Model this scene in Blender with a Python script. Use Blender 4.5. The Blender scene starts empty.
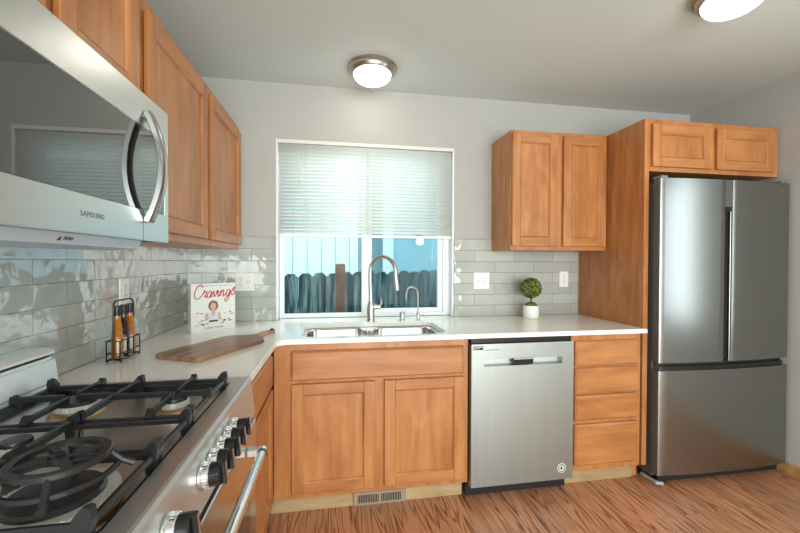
import bpy, bmesh, math, random
from mathutils import Vector, Matrix, Quaternion
PI = math.pi
SC = bpy.context.scene
COL = SC.collection
rnd = random.Random(7)

# ------------------------------------------------------------------ camera
cam_d = bpy.data.cameras.new('camera'); cam = bpy.data.objects.new('camera', cam_d); COL.objects.link(cam)
cam_d.sensor_width = 36.0; cam_d.lens = 378.021 / 800 * 36; cam_d.clip_start = 0.02; cam_d.clip_end = 100
cr = Vector((0.98593079, -0.16712879, 0.00290652)); cu = Vector((-0.000858780, 0.01232341, 0.99992370)); cf = Vector((0.16715185, 0.98585805, -0.0120065))
mw = Matrix((cr, cu, -cf)).transposed().to_4x4(); mw.translation = Vector((0.9269, -2.5656, 1.2985))
cam.matrix_world = mw
SC.camera = cam
# ------------------------------------------------------------------ world, lights, exposure
W = bpy.data.worlds.new('sky'); SC.world = W; W.use_nodes = True
W.node_tree.nodes['Background'].inputs[0].default_value = (0.72, 0.92, 1.0, 1); W.node_tree.nodes['Background'].inputs[1].default_value = 2.3
def area(name, loc, rot, sx, sy, power, color):
    l = bpy.data.lights.new(name, 'AREA'); l.shape = 'RECTANGLE'; l.size = sx; l.size_y = sy; l.energy = power; l.color = color
    o = bpy.data.objects.new(name, l); COL.objects.link(o); o.location = loc; o.rotation_euler = rot; return o
area('fill_rear', (1.83, -5.32, 1.15), (PI/2, 0, 0), 3.2, 2.1, 135, (0.98, 1.0, 0.955))  # added fill through the unseen rear patio door, evens the room light
area('fill_side', (3.80, -1.82, 1.45), (PI/2, 0, PI/2), 0.52, 1.25, 4.6, (0.98, 1.0, 0.98))  # added side light, gives the bright strip on the fridge door
area('daylight_window', (1.14, 0.75, 2.5), (-0.85, 0, 0), 3.4, 0.9, 58, (0.97, 1.0, 0.97))  # sky patch added outside the sink window to backlight the blind
LAMP = 8.0          # emission of the two ceiling lamp domes
SC.view_settings.view_transform = 'Standard'; SC.view_settings.look = 'None'; SC.view_settings.gamma = 1
SC.view_settings.use_curve_mapping = False
SC.view_settings.exposure = 0.34

# ------------------------------------------------------------------ materials
def newmat(name):
    m = bpy.data.materials.new(name); m.use_nodes = True; nt = m.node_tree
    return m, nt, nt.nodes['Principled BSDF']
def N(nt, t, **k):
    n = nt.nodes.new(t)
    for a, b in k.items(): setattr(n, a, b)
    return n
def plain(name, col, rough=0.5, metal=0.0, bump=0, bscale=60, stretch=(1, 1, 1), spec=None, coat=0, var=0.0, vs=8, emis=None, es=0, trans=0, ior=1.45, alpha=1):
    m, nt, b = newmat(name); L = nt.links.new
    b.inputs['Base Color'].default_value = (*col, 1); b.inputs['Roughness'].default_value = rough; b.inputs['Metallic'].default_value = metal
    b.inputs['IOR'].default_value = ior
    if spec is not None: b.inputs['Specular IOR Level'].default_value = spec
    if coat: b.inputs['Coat Weight'].default_value = coat; b.inputs['Coat Roughness'].default_value = 0.06
    if trans: b.inputs['Transmission Weight'].default_value = trans
    if emis: b.inputs['Emission Color'].default_value = (*emis, 1); b.inputs['Emission Strength'].default_value = es
    if bump or var:
        tc = N(nt, 'ShaderNodeTexCoord'); mp = N(nt, 'ShaderNodeMapping'); mp.inputs['Scale'].default_value = stretch
        L(tc.outputs['Object'], mp.inputs[0])
    if bump:
        no = N(nt, 'ShaderNodeTexNoise'); no.inputs['Scale'].default_value = bscale; no.inputs['Detail'].default_value = 3
        L(mp.outputs[0], no.inputs['Vector'])
        bp = N(nt, 'ShaderNodeBump'); bp.inputs['Strength'].default_value = bump; bp.inputs['Distance'].default_value = 0.002
        L(no.outputs[0], bp.inputs['Height']); L(bp.outputs[0], b.inputs['Normal'])
    if var:
        n2 = N(nt, 'ShaderNodeTexNoise'); n2.inputs['Scale'].default_value = vs; n2.inputs['Detail'].default_value = 5
        L(mp.outputs[0], n2.inputs['Vector'])
        r = N(nt, 'ShaderNodeValToRGB'); r.color_ramp.elements[0].position = 0.3; r.color_ramp.elements[1].position = 0.7
        r.color_ramp.elements[0].color = (*[c * (1 - var) for c in col], 1); r.color_ramp.elements[1].color = (*[min(1, c * (1 + var)) for c in col], 1)
        L(n2.outputs[0], r.inputs[0]); L(r.outputs[0], b.inputs['Base Color'])
    return m
def wood(name, c0, c1, c2, horiz=False, rough=0.34, blotch=0.5, grain=1.0):
    # fine-grained maple: long soft streaks + blotches; grain along object Z (or X when horiz)
    m, nt, b = newmat(name); L = nt.links.new
    tc = N(nt, 'ShaderNodeTexCoord'); oi = N(nt, 'ShaderNodeObjectInfo')
    off = N(nt, 'ShaderNodeVectorMath', operation='SCALE'); off.inputs[0].default_value = (7, 13, 5)
    L(oi.outputs['Random'], off.inputs['Scale'])
    ad = N(nt, 'ShaderNodeVectorMath', operation='ADD'); L(tc.outputs['Object'], ad.inputs[0]); L(off.outputs[0], ad.inputs[1])
    mp = N(nt, 'ShaderNodeMapping'); mp.inputs['Scale'].default_value = (1.5, 16, 16) if horiz else (16, 16, 1.5)
    L(ad.outputs[0], mp.inputs[0])
    n1 = N(nt, 'ShaderNodeTexNoise'); n1.inputs['Scale'].default_value = 1.6; n1.inputs['Detail'].default_value = 6; n1.inputs['Distortion'].default_value = 0.5
    L(mp.outputs[0], n1.inputs['Vector'])
    mp2 = N(nt, 'ShaderNodeMapping'); mp2.inputs['Scale'].default_value = (3, 8, 8) if horiz else (8, 8, 3)
    L(ad.outputs[0], mp2.inputs[0])
    n2 = N(nt, 'ShaderNodeTexNoise'); n2.inputs['Scale'].default_value = 1.0; n2.inputs['Detail'].default_value = 4; n2.inputs['Distortion'].default_value = 1.2
    L(mp2.outputs[0], n2.inputs['Vector'])
    mx = N(nt, 'ShaderNodeMix'); mx.inputs[0].default_value = blotch; L(n1.outputs[0], mx.inputs[2]); L(n2.outputs[0], mx.inputs[3])
    r = N(nt, 'ShaderNodeValToRGB'); e = r.color_ramp.elements
    e[0].position = 0.5 - 0.17 / grain; e[0].color = (*c0, 1); e[1].position = 0.5 + 0.17 / grain; e[1].color = (*c2, 1); k = e.new(0.5); k.color = (*c1, 1)
    L(mx.outputs[0], r.inputs[0]); L(r.outputs[0], b.inputs['Base Color'])
    b.inputs['Roughness'].default_value = rough
    bp = N(nt, 'ShaderNodeBump'); bp.inputs['Strength'].default_value = 0.04; bp.inputs['Distance'].default_value = 0.001
    L(n1.outputs[0], bp.inputs['Height']); L(bp.outputs[0], b.inputs['Normal'])
    return m
MAPLE = wood('maple', (0.32, 0.115, 0.033), (0.435, 0.175, 0.056), (0.53, 0.235, 0.083))
MAPLE_H = wood('maple_rails', (0.32, 0.115, 0.033), (0.425, 0.17, 0.054), (0.52, 0.23, 0.080), horiz=True)
RAWWOOD = wood('pale_kick_board', (0.30, 0.19, 0.085), (0.40, 0.275, 0.135), (0.48, 0.35, 0.19), horiz=True, rough=0.6)
WALNUT = wood('walnut', (0.15, 0.065, 0.035), (0.29, 0.15, 0.085), (0.44, 0.26, 0.16), horiz=True, rough=0.33, blotch=0.25)
BASEW = wood('oak_baseboard', (0.38, 0.2, 0.08), (0.5, 0.28, 0.12), (0.58, 0.34, 0.16), horiz=True)
PAINT = plain('wall_paint', (0.44, 0.435, 0.41), 0.75, bump=0.12, bscale=160)
CEILP = plain('ceiling_paint', (0.61, 0.655, 0.635), 0.85, bump=0.15, bscale=120)
WHITE = plain('white_trim', (0.82, 0.84, 0.84), 0.4)
VINYL = plain('white_vinyl', (0.86, 0.89, 0.90), 0.3)
QUARTZ = plain('quartz_counter', (0.87, 0.845, 0.78), 0.12, var=0.03, vs=60)
PLASTIC = plain('white_plastic', (0.80, 0.80, 0.77), 0.3)
DARKSLOT = plain('dark_slot', (0.02, 0.02, 0.02), 0.6)
STEEL = plain('brushed_steel', (0.62, 0.63, 0.62), 0.27, 1.0, bump=0.05, bscale=30, stretch=(1, 1, 30))
STEELD = plain('dishwasher_steel', (0.40, 0.44, 0.425), 0.42, 1.0, bump=0.05, bscale=30, stretch=(30, 1, 1), var=0.03, vs=1)
STEELM = plain('smooth_steel', (0.70, 0.70, 0.69), 0.13, 1.0)
STEELW = plain('cooktop_steel', (0.66, 0.67, 0.65), 0.32, 1.0, bump=0.04, bscale=40, stretch=(20, 1, 1))
FRIDGE = plain('dark_stainless', (0.31, 0.32, 0.31), 0.27, 1.0, bump=0.05, bscale=30, stretch=(1, 1, 25))
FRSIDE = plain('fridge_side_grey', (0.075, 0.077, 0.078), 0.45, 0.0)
NICKEL = plain('brushed_nickel', (0.52, 0.50, 0.47), 0.27, 1.0)
NICKELW = plain('warm_nickel', (0.50, 0.46, 0.41), 0.3, 1.0)
CHROME = plain('chrome', (0.8, 0.8, 0.8), 0.08, 1.0)
IRON = plain('cast_iron', (0.016, 0.016, 0.018), 0.27, 0.0, bump=0.12, bscale=300)
BLACK = plain('black_plastic', (0.012, 0.012, 0.013), 0.25)
BLACKM = plain('black_matt', (0.01, 0.01, 0.01), 0.6)
BRASS = plain('burner_brass', (0.62, 0.42, 0.22), 0.35, 1.0)
MWGLASS = plain('microwave_black_glass', (0.012, 0.014, 0.014), 0.03, 0.0, ior=2.3)
OVENGL = plain('oven_door_glass', (0.05, 0.045, 0.04), 0.06, 0.0, ior=2.0)
BLUEG = plain('filter_grey', (0.42, 0.52, 0.60), 0.35, 0.2)
LEAF = plain('boxwood_leaf', (0.13, 0.17, 0.022), 0.5, var=0.85, vs=95)
LEAFCORE = plain('shaded_leaf_core', (0.02, 0.03, 0.008), 0.8, var=0.5, vs=90)  # dark core of the leaf balls, paints the shade between leaves
STEM = plain('plant_stem', (0.05, 0.03, 0.015), 0.8)
CERAM = plain('white_ceramic', (0.80, 0.79, 0.76), 0.35)
PAPER = plain('book_cover', (0.73, 0.74, 0.70), 0.35)
PAGES = plain('book_pages', (0.75, 0.72, 0.65), 0.8)
RED = plain('red_ink', (0.55, 0.03, 0.05), 0.5)
INK = plain('dark_ink', (0.05, 0.05, 0.05), 0.5)
INKG = plain('grey_ink', (0.18, 0.19, 0.20), 0.5)
HAIR = plain('hair_ink', (0.22, 0.13, 0.07), 0.6)
SKIN = plain('skin_ink', (0.62, 0.38, 0.27), 0.6)
SHIRT = plain('shirt_ink', (0.62, 0.66, 0.72), 0.6)
FOODA = plain('ochre_ink', (0.45, 0.30, 0.10), 0.6)
OIL = plain('golden_oil', (0.42, 0.14, 0.010), 0.06, coat=0.6)
BALS = plain('dark_vinegar', (0.03, 0.012, 0.01), 0.08, coat=0.5)
LABELW = plain('bottle_label', (0.7, 0.7, 0.66), 0.5)
BLINDM = newmat('blind_slat')
def _blind():
    m, nt, b = BLINDM; b.inputs['Base Color'].default_value = (0.86, 0.88, 0.86, 1); b.inputs['Roughness'].default_value = 0.45
    tr = N(nt, 'ShaderNodeBsdfTranslucent'); tr.inputs[0].default_value = (0.93, 0.95, 0.90, 1)
    mix = N(nt, 'ShaderNodeMixShader'); mix.inputs[0].default_value = 0.30
    nt.links.new(b.outputs[0], mix.inputs[1]); nt.links.new(tr.outputs[0], mix.inputs[2]); nt.links.new(mix.outputs[0], nt.nodes['Material Output'].inputs[0])
_blind(); BLINDM = BLINDM[0]
SIDING = plain('pale_blue_siding', (0.66, 0.79, 0.81), 0.8, bump=0.3, bscale=14, stretch=(2, 2, 1), var=0.06, vs=3)
SIDTEAL = plain('teal_wall', (0.33, 0.52, 0.58), 0.6, var=0.04, vs=2)  # teal colour of the porch wall
SIDLINE = plain('siding_groove', (0.19, 0.29, 0.31), 0.9)
FENCEM = wood('weathered_fence', (0.008, 0.02, 0.022), (0.035, 0.07, 0.075), (0.11, 0.17, 0.175), rough=0.9, blotch=0.1, grain=2.0)
POSTM = wood('treated_post', (0.05, 0.018, 0.009), (0.115, 0.045, 0.022), (0.18, 0.08, 0.04), rough=0.8)
GROUNDM = plain('gravel_ground', (0.2, 0.2, 0.17), 0.9, var=0.3, vs=20)
def glassmat(name, tint, fac):
    m = bpy.data.materials.new(name); m.use_nodes = True; nt = m.node_tree; nt.nodes.remove(nt.nodes['Principled BSDF'])
    t = N(nt, 'ShaderNodeBsdfTransparent'); t.inputs[0].default_value = (*tint, 1)
    g = N(nt, 'ShaderNodeBsdfGlossy'); g.inputs['Roughness'].default_value = 0.01
    f = N(nt, 'ShaderNodeFresnel'); f.inputs[0].default_value = fac
    mx = N(nt, 'ShaderNodeMixShader'); nt.links.new(f.outputs[0], mx.inputs[0]); nt.links.new(t.outputs[0], mx.inputs[1]); nt.links.new(g.outputs[0], mx.inputs[2])
    nt.links.new(mx.outputs[0], nt.nodes['Material Output'].inputs[0]); return m
GLASS = glassmat('window_glass', (0.94, 0.99, 0.99), 1.12)
SCREEN = glassmat('screened_glass', (0.74, 0.85, 0.87), 1.15)
def lampglass():
    m, nt, b = newmat('lit_frosted_dome'); b.inputs['Base Color'].default_value = (0.9, 0.88, 0.8, 1)
    b.inputs['Emission Color'].default_value = (1.0, 0.95, 0.83, 1); b.inputs['Emission Strength'].default_value = LAMP; return m
DOME = lampglass()
def tilemat(name, wall_axis, uoff, width, bumpk, coat=1.0):
    m, nt, b = newmat(name); L = nt.links.new
    tc = N(nt, 'ShaderNodeTexCoord'); sp = N(nt, 'ShaderNodeSeparateXYZ'); L(tc.outputs['Object'], sp.inputs[0])
    au = N(nt, 'ShaderNodeMath', operation='ADD'); au.inputs[1].default_value = uoff + 30 * width; L(sp.outputs[wall_axis], au.inputs[0])
    av = N(nt, 'ShaderNodeMath', operation='SUBTRACT'); av.inputs[1].default_value = 0.914; L(sp.outputs['Z'], av.inputs[0])
    cb = N(nt, 'ShaderNodeCombineXYZ'); L(au.outputs[0], cb.inputs[0]); L(av.outputs[0], cb.inputs[1])
    br = N(nt, 'ShaderNodeTexBrick'); L(cb.outputs[0], br.inputs['Vector'])
    br.offset = 0.5; br.offset_frequency = 2; br.inputs['Scale'].default_value = 1; br.inputs['Brick Width'].default_value = width; br.inputs['Row Height'].default_value = 0.0778
    br.inputs['Mortar Size'].default_value = 0.0014; br.inputs['Mortar Smooth'].default_value = 0.1; br.inputs['Bias'].default_value = 0
    br.inputs['Color1'].default_value = (0, 0, 0, 1); br.inputs['Color2'].default_value = (1, 1, 1, 1); br.inputs['Mortar'].default_value = (0.5, 0.5, 0.5, 1)
    ramp = N(nt, 'ShaderNodeValToRGB'); ramp.color_ramp.elements[0].color = (0.38, 0.395, 0.365, 1); ramp.color_ramp.elements[1].color = (0.46, 0.47, 0.43, 1)
    L(br.outputs['Color'], ramp.inputs[0])
    mx = N(nt, 'ShaderNodeMix', data_type='RGBA'); L(br.outputs['Fac'], mx.inputs[0]); L(ramp.outputs[0], mx.inputs[6]); mx.inputs[7].default_value = (0.20, 0.20, 0.185, 1)
    L(mx.outputs[2], b.inputs['Base Color'])
    rg = N(nt, 'ShaderNodeMapRange'); b.inputs['Coat Weight'].default_value = coat; b.inputs['Coat Roughness'].default_value = 0.03; b.inputs['Coat IOR'].default_value = 1.85; rg.inputs[3].default_value = 0.07; rg.inputs[4].default_value = 0.8; L(br.outputs['Fac'], rg.inputs[0]); L(rg.outputs[0], b.inputs['Roughness'])
    wv = N(nt, 'ShaderNodeTexNoise', noise_dimensions='4D'); wv.inputs['Scale'].default_value = 10; wv.inputs['Detail'].default_value = 1.5; wv.inputs['Distortion'].default_value = 0.6
    L(tc.outputs['Object'], wv.inputs['Vector'])
    ww = N(nt, 'ShaderNodeMath', operation='MULTIPLY'); ww.inputs[1].default_value = 40; L(br.outputs['Color'], ww.inputs[0]); L(ww.outputs[0], wv.inputs['W'])
    b1 = N(nt, 'ShaderNodeBump'); b1.inputs['Strength'].default_value = bumpk; b1.inputs['Distance'].default_value = 0.012; L(wv.outputs[0], b1.inputs['Height'])
    b2 = N(nt, 'ShaderNodeBump', invert=True); b2.inputs['Strength'].default_value = 0.6; b2.inputs['Distance'].default_value = 0.002; L(br.outputs['Fac'], b2.inputs['Height']); L(b1.outputs[0], b2.inputs['Normal'])
    L(b2.outputs[0], b.inputs['Normal']); L(b2.outputs[0], b.inputs['Coat Normal']); return m
TILE_BACK = tilemat('subway_tile_back', 'X', -0.092, 0.301, 0.24, 0.3)
TILE_LEFT = tilemat('subway_tile_left', 'Y', 1.082, 0.304, 0.62)
def floormat():
    m, nt, b = newmat('oak_laminate'); L = nt.links.new
    tc = N(nt, 'ShaderNodeTexCoord'); sp = N(nt, 'ShaderNodeSeparateXYZ'); L(tc.outputs['Object'], sp.inputs[0])
    cb = N(nt, 'ShaderNodeCombineXYZ'); L(sp.outputs['Y'], cb.inputs[0]); L(sp.outputs['X'], cb.inputs[1])
    a0 = N(nt, 'ShaderNodeVectorMath', operation='ADD'); a0.inputs[1].default_value = (50, 50, 0); L(cb.outputs[0], a0.inputs[0])
    br = N(nt, 'ShaderNodeTexBrick'); L(a0.outputs[0], br.inputs['Vector']); br.offset = 0.37; br.offset_frequency = 2
    br.inputs['Scale'].default_value = 1; br.inputs['Brick Width'].default_value = 1.1; br.inputs['Row Height'].default_value = 0.085; br.inputs['Mortar Size'].default_value = 0.0006
    br.inputs['Color1'].default_value = (0, 0, 0, 1); br.inputs['Color2'].default_value = (1, 1, 1, 1); br.inputs['Mortar'].default_value = (0.5, 0.5, 0.5, 1)
    sh = N(nt, 'ShaderNodeMath', operation='MULTIPLY'); sh.inputs[1].default_value = 23; L(br.outputs['Color'], sh.inputs[0])
    # distortion field for cathedral grain
    mp = N(nt, 'ShaderNodeMapping'); mp.inputs['Scale'].default_value = (10, 0.75, 1); L(tc.outputs['Object'], mp.inputs[0])
    n1 = N(nt, 'ShaderNodeTexNoise', noise_dimensions='4D'); n1.inputs['Scale'].default_value = 1.0; n1.inputs['Detail'].default_value = 2.0; n1.inputs['Distortion'].default_value = 0.3
    L(mp.outputs[0], n1.inputs['Vector']); L(sh.outputs[0], n1.inputs['W'])
    ml = N(nt, 'ShaderNodeMath', operation='MULTIPLY'); ml.inputs[1].default_value = 17; L(n1.outputs[0], ml.inputs[0])
    sn = N(nt, 'ShaderNodeMath', operation='SINE'); m2 = N(nt, 'ShaderNodeMath', operation='MULTIPLY'); m2.inputs[1].default_value = 6.283; L(ml.outputs[0], m2.inputs[0]); L(m2.outputs[0], sn.inputs[0])
    mp2 = N(nt, 'ShaderNodeMapping'); mp2.inputs['Scale'].default_value = (110, 3, 1); L(tc.outputs['Object'], mp2.inputs[0])
    n2 = N(nt, 'ShaderNodeTexNoise'); n2.inputs['Scale'].default_value = 1; n2.inputs['Detail'].default_value = 4; L(mp2.outputs[0], n2.inputs['Vector'])
    # combine
    s1 = N(nt, 'ShaderNodeMapRange'); s1.inputs[1].default_value = -0.2; s1.inputs[2].default_value = 1.0; L(sn.outputs[0], s1.inputs[0])
    mu = N(nt, 'ShaderNodeMath', operation='MULTIPLY'); L(s1.outputs[0], mu.inputs[0]); nr = N(nt, 'ShaderNodeMapRange'); nr.inputs[1].default_value = 0.3; nr.inputs[2].default_value = 0.7; nr.inputs[3].default_value = 0.12; nr.inputs[4].default_value = 0.75; L(n2.outputs[0], nr.inputs[0]); L(nr.outputs[0], mu.inputs[1])
    r = N(nt, 'ShaderNodeValToRGB'); e = r.color_ramp.elements
    e[0].position = 0.0; e[0].color = (0.58, 0.275, 0.15, 1); e[1].position = 0.55; e[1].color = (0.19, 0.072, 0.036, 1); k = e.new(0.28); k.color = (0.43, 0.19, 0.095, 1)
    L(mu.outputs[0], r.inputs[0])
    tint = N(nt, 'ShaderNodeMix', data_type='RGBA', blend_type='MULTIPLY'); tint.inputs[0].default_value = 0.8
    r2 = N(nt, 'ShaderNodeValToRGB'); r2.color_ramp.elements[0].color = (0.82, 0.80, 0.78, 1); r2.color_ramp.elements[1].color = (1.08, 1.05, 1.0, 1); L(br.outputs['Color'], r2.inputs[0])
    L(r.outputs[0], tint.inputs[6]); L(r2.outputs[0], tint.inputs[7])
    mo = N(nt, 'ShaderNodeMix', data_type='RGBA'); L(br.outputs['Fac'], mo.inputs[0]); L(tint.outputs[2], mo.inputs[6]); mo.inputs[7].default_value = (0.16, 0.07, 0.035, 1)
    L(mo.outputs[2], b.inputs['Base Color']); b.inputs['Roughness'].default_value = 0.33
    return m
FLOORM = floormat()

# ------------------------------------------------------------------ mesh helpers
def box(bm, x0, x1, y0, y1, z0, z1, bev=0.0, mi=0, seg=1, mat=None):
    vs = bmesh.ops.create_cube(bm, size=1)['verts']
    for v in vs:
        v.co = Vector(((x0 + x1) / 2 + v.co.x * (x1 - x0), (y0 + y1) / 2 + v.co.y * (y1 - y0), (z0 + z1) / 2 + v.co.z * (z1 - z0)))
        if mat: v.co = mat @ v.co
    fs = {f for v in vs for f in v.link_faces}
    for f in fs: f.material_index = mi
    if bev > 0:
        es = list({e for f in fs for e in f.edges})
        bmesh.ops.bevel(bm, geom=es, offset=bev, segments=seg, affect='EDGES', profile=0.5)
def tube(bm, pts, r, seg=10, closed=False, mi=0, cap=True):
    pts = [Vector(p) for p in pts]; n = len(pts); rings = []
    rr = r if isinstance(r, (list, tuple)) else [r] * n
    def tan(i):
        a = pts[(i - 1) % n] if closed or i > 0 else pts[i]; b = pts[(i + 1) % n] if closed or i < n - 1 else pts[i]
        return (b - a).normalized()
    t0 = tan(0); up = Vector((0, 0, 1)) if abs(t0.z) < 0.9 else Vector((1, 0, 0))
    nx = t0.cross(up).normalized(); prev = t0
    for i in range(n):
        t = tan(i); q = prev.rotation_difference(t); nx = q @ nx; nx = (nx - t * nx.dot(t)).normalized(); prev = t; ny = t.cross(nx)
        rings.append([bm.verts.new(pts[i] + (nx * math.cos(2 * PI * k / seg) + ny * math.sin(2 * PI * k / seg)) * rr[i]) for k in range(seg)])
    m = n if closed else n - 1
    for i in range(m):
        a, b = rings[i], rings[(i + 1) % n]
        o = 0
        if closed and i == n - 1:
            o = min(range(seg), key=lambda s: (a[0].co - b[s].co).length)
        for k in range(seg):
            f = bm.faces.new((a[k], a[(k + 1) % seg], b[(k + 1 + o) % seg], b[(k + o) % seg])); f.material_index = mi; f.smooth = True
    if cap and not closed:
        bm.faces.new(list(reversed(rings[0]))).material_index = mi; bm.faces.new(rings[-1]).material_index = mi
def lathe(bm, prof, c=(0, 0, 0), seg=40, mi=0, mat=None, smooth=True):
    rings = []
    for r, z in prof:
        if r < 1e-6: v = [bm.verts.new((c[0], c[1], c[2] + z))]
        else: v = [bm.verts.new((c[0] + r * math.cos(2 * PI * k / seg), c[1] + r * math.sin(2 * PI * k / seg), c[2] + z)) for k in range(seg)]
        if mat:
            for q in v: q.co = mat @ q.co
        rings.append(v)
    for a, b in zip(rings, rings[1:]):
        for k in range(seg):
            if len(a) == 1 and len(b) == 1: continue
            if len(a) == 1: f = bm.faces.new((a[0], b[(k + 1) % seg], b[k]))
            elif len(b) == 1: f = bm.faces.new((a[k], a[(k + 1) % seg], b[0]))
            else: f = bm.faces.new((a[k], a[(k + 1) % seg], b[(k + 1) % seg], b[k]))
            f.material_index = mi; f.smooth = smooth
def prism(bm, poly, lo, hi, fn=None, mi=0, holes=(), bev=0.0):
    # poly: 2D loop; fn(u, v, w) -> 3D
    fn = fn or (lambda u, v, w: Vector((u, v, w)))
    tmp = bmesh.new(); es = []
    for loop in [poly] + list(holes):
        vs = [tmp.verts.new((u, v, 0)) for u, v in loop]
        es += [tmp.edges.new((vs[i], vs[(i + 1) % len(vs)])) for i in range(len(vs))]
    bmesh.ops.triangle_fill(tmp, edges=es, use_beauty=True)
    bmesh.ops.recalc_face_normals(tmp, faces=tmp.faces[:])
    if tmp.faces and tmp.faces[:][0].normal.z < 0: bmesh.ops.reverse_faces(tmp, faces=tmp.faces[:])
    tmp.verts.index_update()
    bot = [bm.verts.new(fn(v.co.x, v.co.y, lo)) for v in tmp.verts]; top = [bm.verts.new(fn(v.co.x, v.co.y, hi)) for v in tmp.verts]
    nf = []
    for f in tmp.faces:
        ids = [v.index for v in f.verts]
        nf.append(bm.faces.new([top[i] for i in ids])); nf.append(bm.faces.new([bot[i] for i in reversed(ids)]))
    for e in tmp.edges:
        if len(e.link_faces) == 1:
            a, b = e.verts[0].index, e.verts[1].index
            nf.append(bm.faces.new((bot[a], bot[b], top[b], top[a])))
    tmp.free()
    for f in nf: f.material_index = mi
    bmesh.ops.recalc_face_normals(bm, faces=nf)
    bmesh.ops.dissolve_limit(bm, angle_limit=0.01, verts=list({v for f in nf for v in f.verts}), edges=list({e for f in nf for e in f.edges}))
def sphere(bm, c, r, mi=0, u=20, v=12, sc=(1, 1, 1)):
    vs = bmesh.ops.create_uvsphere(bm, u_segments=u, v_segments=v, radius=r)['verts']
    for q in vs: q.co = Vector((c[0] + q.co.x * sc[0], c[1] + q.co.y * sc[1], c[2] + q.co.z * sc[2]))
    for f in {f for q in vs for f in q.link_faces}: f.material_index = mi; f.smooth = True
def obj(name, bm, mats, parent=None, recalc=False):
    if recalc: bmesh.ops.recalc_face_normals(bm, faces=bm.faces[:])
    me = bpy.data.meshes.new(name); bm.to_mesh(me); bm.free()
    for m in (mats if isinstance(mats, (list, tuple)) else [mats]): me.materials.append(m)
    if any(p.use_smooth for p in me.polygons): me.set_sharp_from_angle(angle=math.radians(32))
    o = bpy.data.objects.new(name, me); COL.objects.link(o)
    if parent: o.parent = parent
    return o
def thing(name, label, cat, loc=(0, 0, 0), rz=0, group=None):
    o = bpy.data.objects.new(name, None); COL.objects.link(o); o.location = loc; o.rotation_euler = (0, 0, rz); o.empty_display_size = 0.05
    o['label'] = label; o['category'] = cat
    if group: o['group'] = group
    return o
def tag(o, label, cat, group=None):
    o['label'] = label; o['category'] = cat
    if group: o['group'] = group
    return o
def struct(name, bm, m, parent=None, label=None):
    o = obj(name, bm, m, parent)
    if not parent: o['kind'] = 'structure'
    if label: o['label'] = label
    return o
def B(): return bmesh.new()
def boxobj(name, x0, x1, y0, y1, z0, z1, m, parent=None, bev=0.0, seg=1):
    bm = B(); box(bm, x0, x1, y0, y1, z0, z1, bev, seg=seg); return obj(name, bm, m, parent)
def text_mesh(name, s, size, m, parent, fn_mat, depth=0.0004, shear=0, align='CENTER', spacing=1.0):
    cu_ = bpy.data.curves.new(name, 'FONT'); cu_.body = s; cu_.size = size; cu_.extrude = depth; cu_.align_x = align; cu_.align_y = 'CENTER'; cu_.shear = shear; cu_.space_character = spacing
    t = bpy.data.objects.new(name + '_tmp', cu_); COL.objects.link(t)
    dg = bpy.context.evaluated_depsgraph_get(); me = bpy.data.meshes.new_from_object(t.evaluated_get(dg))
    bpy.data.objects.remove(t); bpy.data.curves.remove(cu_)
    me.transform(fn_mat); me.name = name; me.materials.clear(); me.materials.append(m)
    o = bpy.data.objects.new(name, me); COL.objects.link(o); o.parent = parent; return o
def rot_rect(x0, x1, y0, y1, r, n=6):
    p = []
    for cx, cy, a in ((x1 - r, y1 - r, 0), (x0 + r, y1 - r, 90), (x0 + r, y0 + r, 180), (x1 - r, y0 + r, 270)):
        for k in range(n + 1):
            t = math.radians(a + 90 * k / n); p.append((cx + r * math.cos(t), cy + r * math.sin(t)))
    return p

# ------------------------------------------------------------------ room shell
WX, H, YR = 3.675, 2.459, -5.2
WX0, WX1, WZ0, WZ1 = 0.542, 1.747, 0.914, 2.098
bm = B(); box(bm, -0.02, WX + 0.0, YR, 0.0, -0.08, 0.0); struct('floor', bm, FLOORM)
bm = B(); box(bm, -0.12, WX + 0.12, YR - 0.12, 0.14, H, H + 0.1); struct('ceiling', bm, CEILP)
bm = B(); box(bm, -0.12, -0.0, YR - 0.12, 0.14, 0, H); struct('wall_left', bm, PAINT)
bm = B()
box(bm, 0.0, WX0, 0.0, 0.14, 0, H); box(bm, WX1, WX, 0.0, 0.14, 0, H)
box(bm, WX0, WX1, 0.0, 0.14, 0, WZ0 - 0.03); box(bm, WX0, WX1, 0.0, 0.14, WZ1, H)
struct('wall_back', bm, PAINT)
# right wall with an unseen window opening, added for the side light
bm = B(); RY0, RY1 = -2.12, -1.52
box(bm, WX, WX + 0.12, RY1, 0.14, 0, H); box(bm, WX, WX + 0.12, YR - 0.12, RY0, 0, H); box(bm, WX, WX + 0.12, RY0, RY1, 2.08, H); box(bm, WX, WX + 0.12, RY0, RY1, 0.0, 0.75)
struct('wall_right', bm, PAINT)
bm = B()
box(bm, 0, 0.2, YR - 0.12, YR, 0, H); box(bm, 3.45, WX, YR - 0.12, YR, 0, H); box(bm, 0.2, 3.45, YR - 0.12, YR, 2.25, H)
struct('wall_rear', bm, PAINT)
bm = B()
for x in (0.2, 1.8, 3.4): box(bm, x, x + 0.05, YR - 0.09, YR - 0.04, 0.0, 2.25)
for z in (0.0, 2.20): box(bm, 0.2, 3.45, YR - 0.09, YR - 0.04, z, z + 0.05)
struct('door_1', bm, VINYL, label='white framed sliding patio door added behind the camera for fill light')  # unseen, added as the opening for the rear fill
bm = B()
for y in (RY0, RY1 - 0.05): box(bm, WX + 0.03, WX + 0.08, y, y + 0.05, 0.75, 2.08)
for z in (0.75, 2.03): box(bm, WX + 0.03, WX + 0.08, RY0, RY1, z, z + 0.05)
struct('window_2', bm, VINYL, label='white framed side window added beyond the camera view for the fridge reflection')
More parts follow.
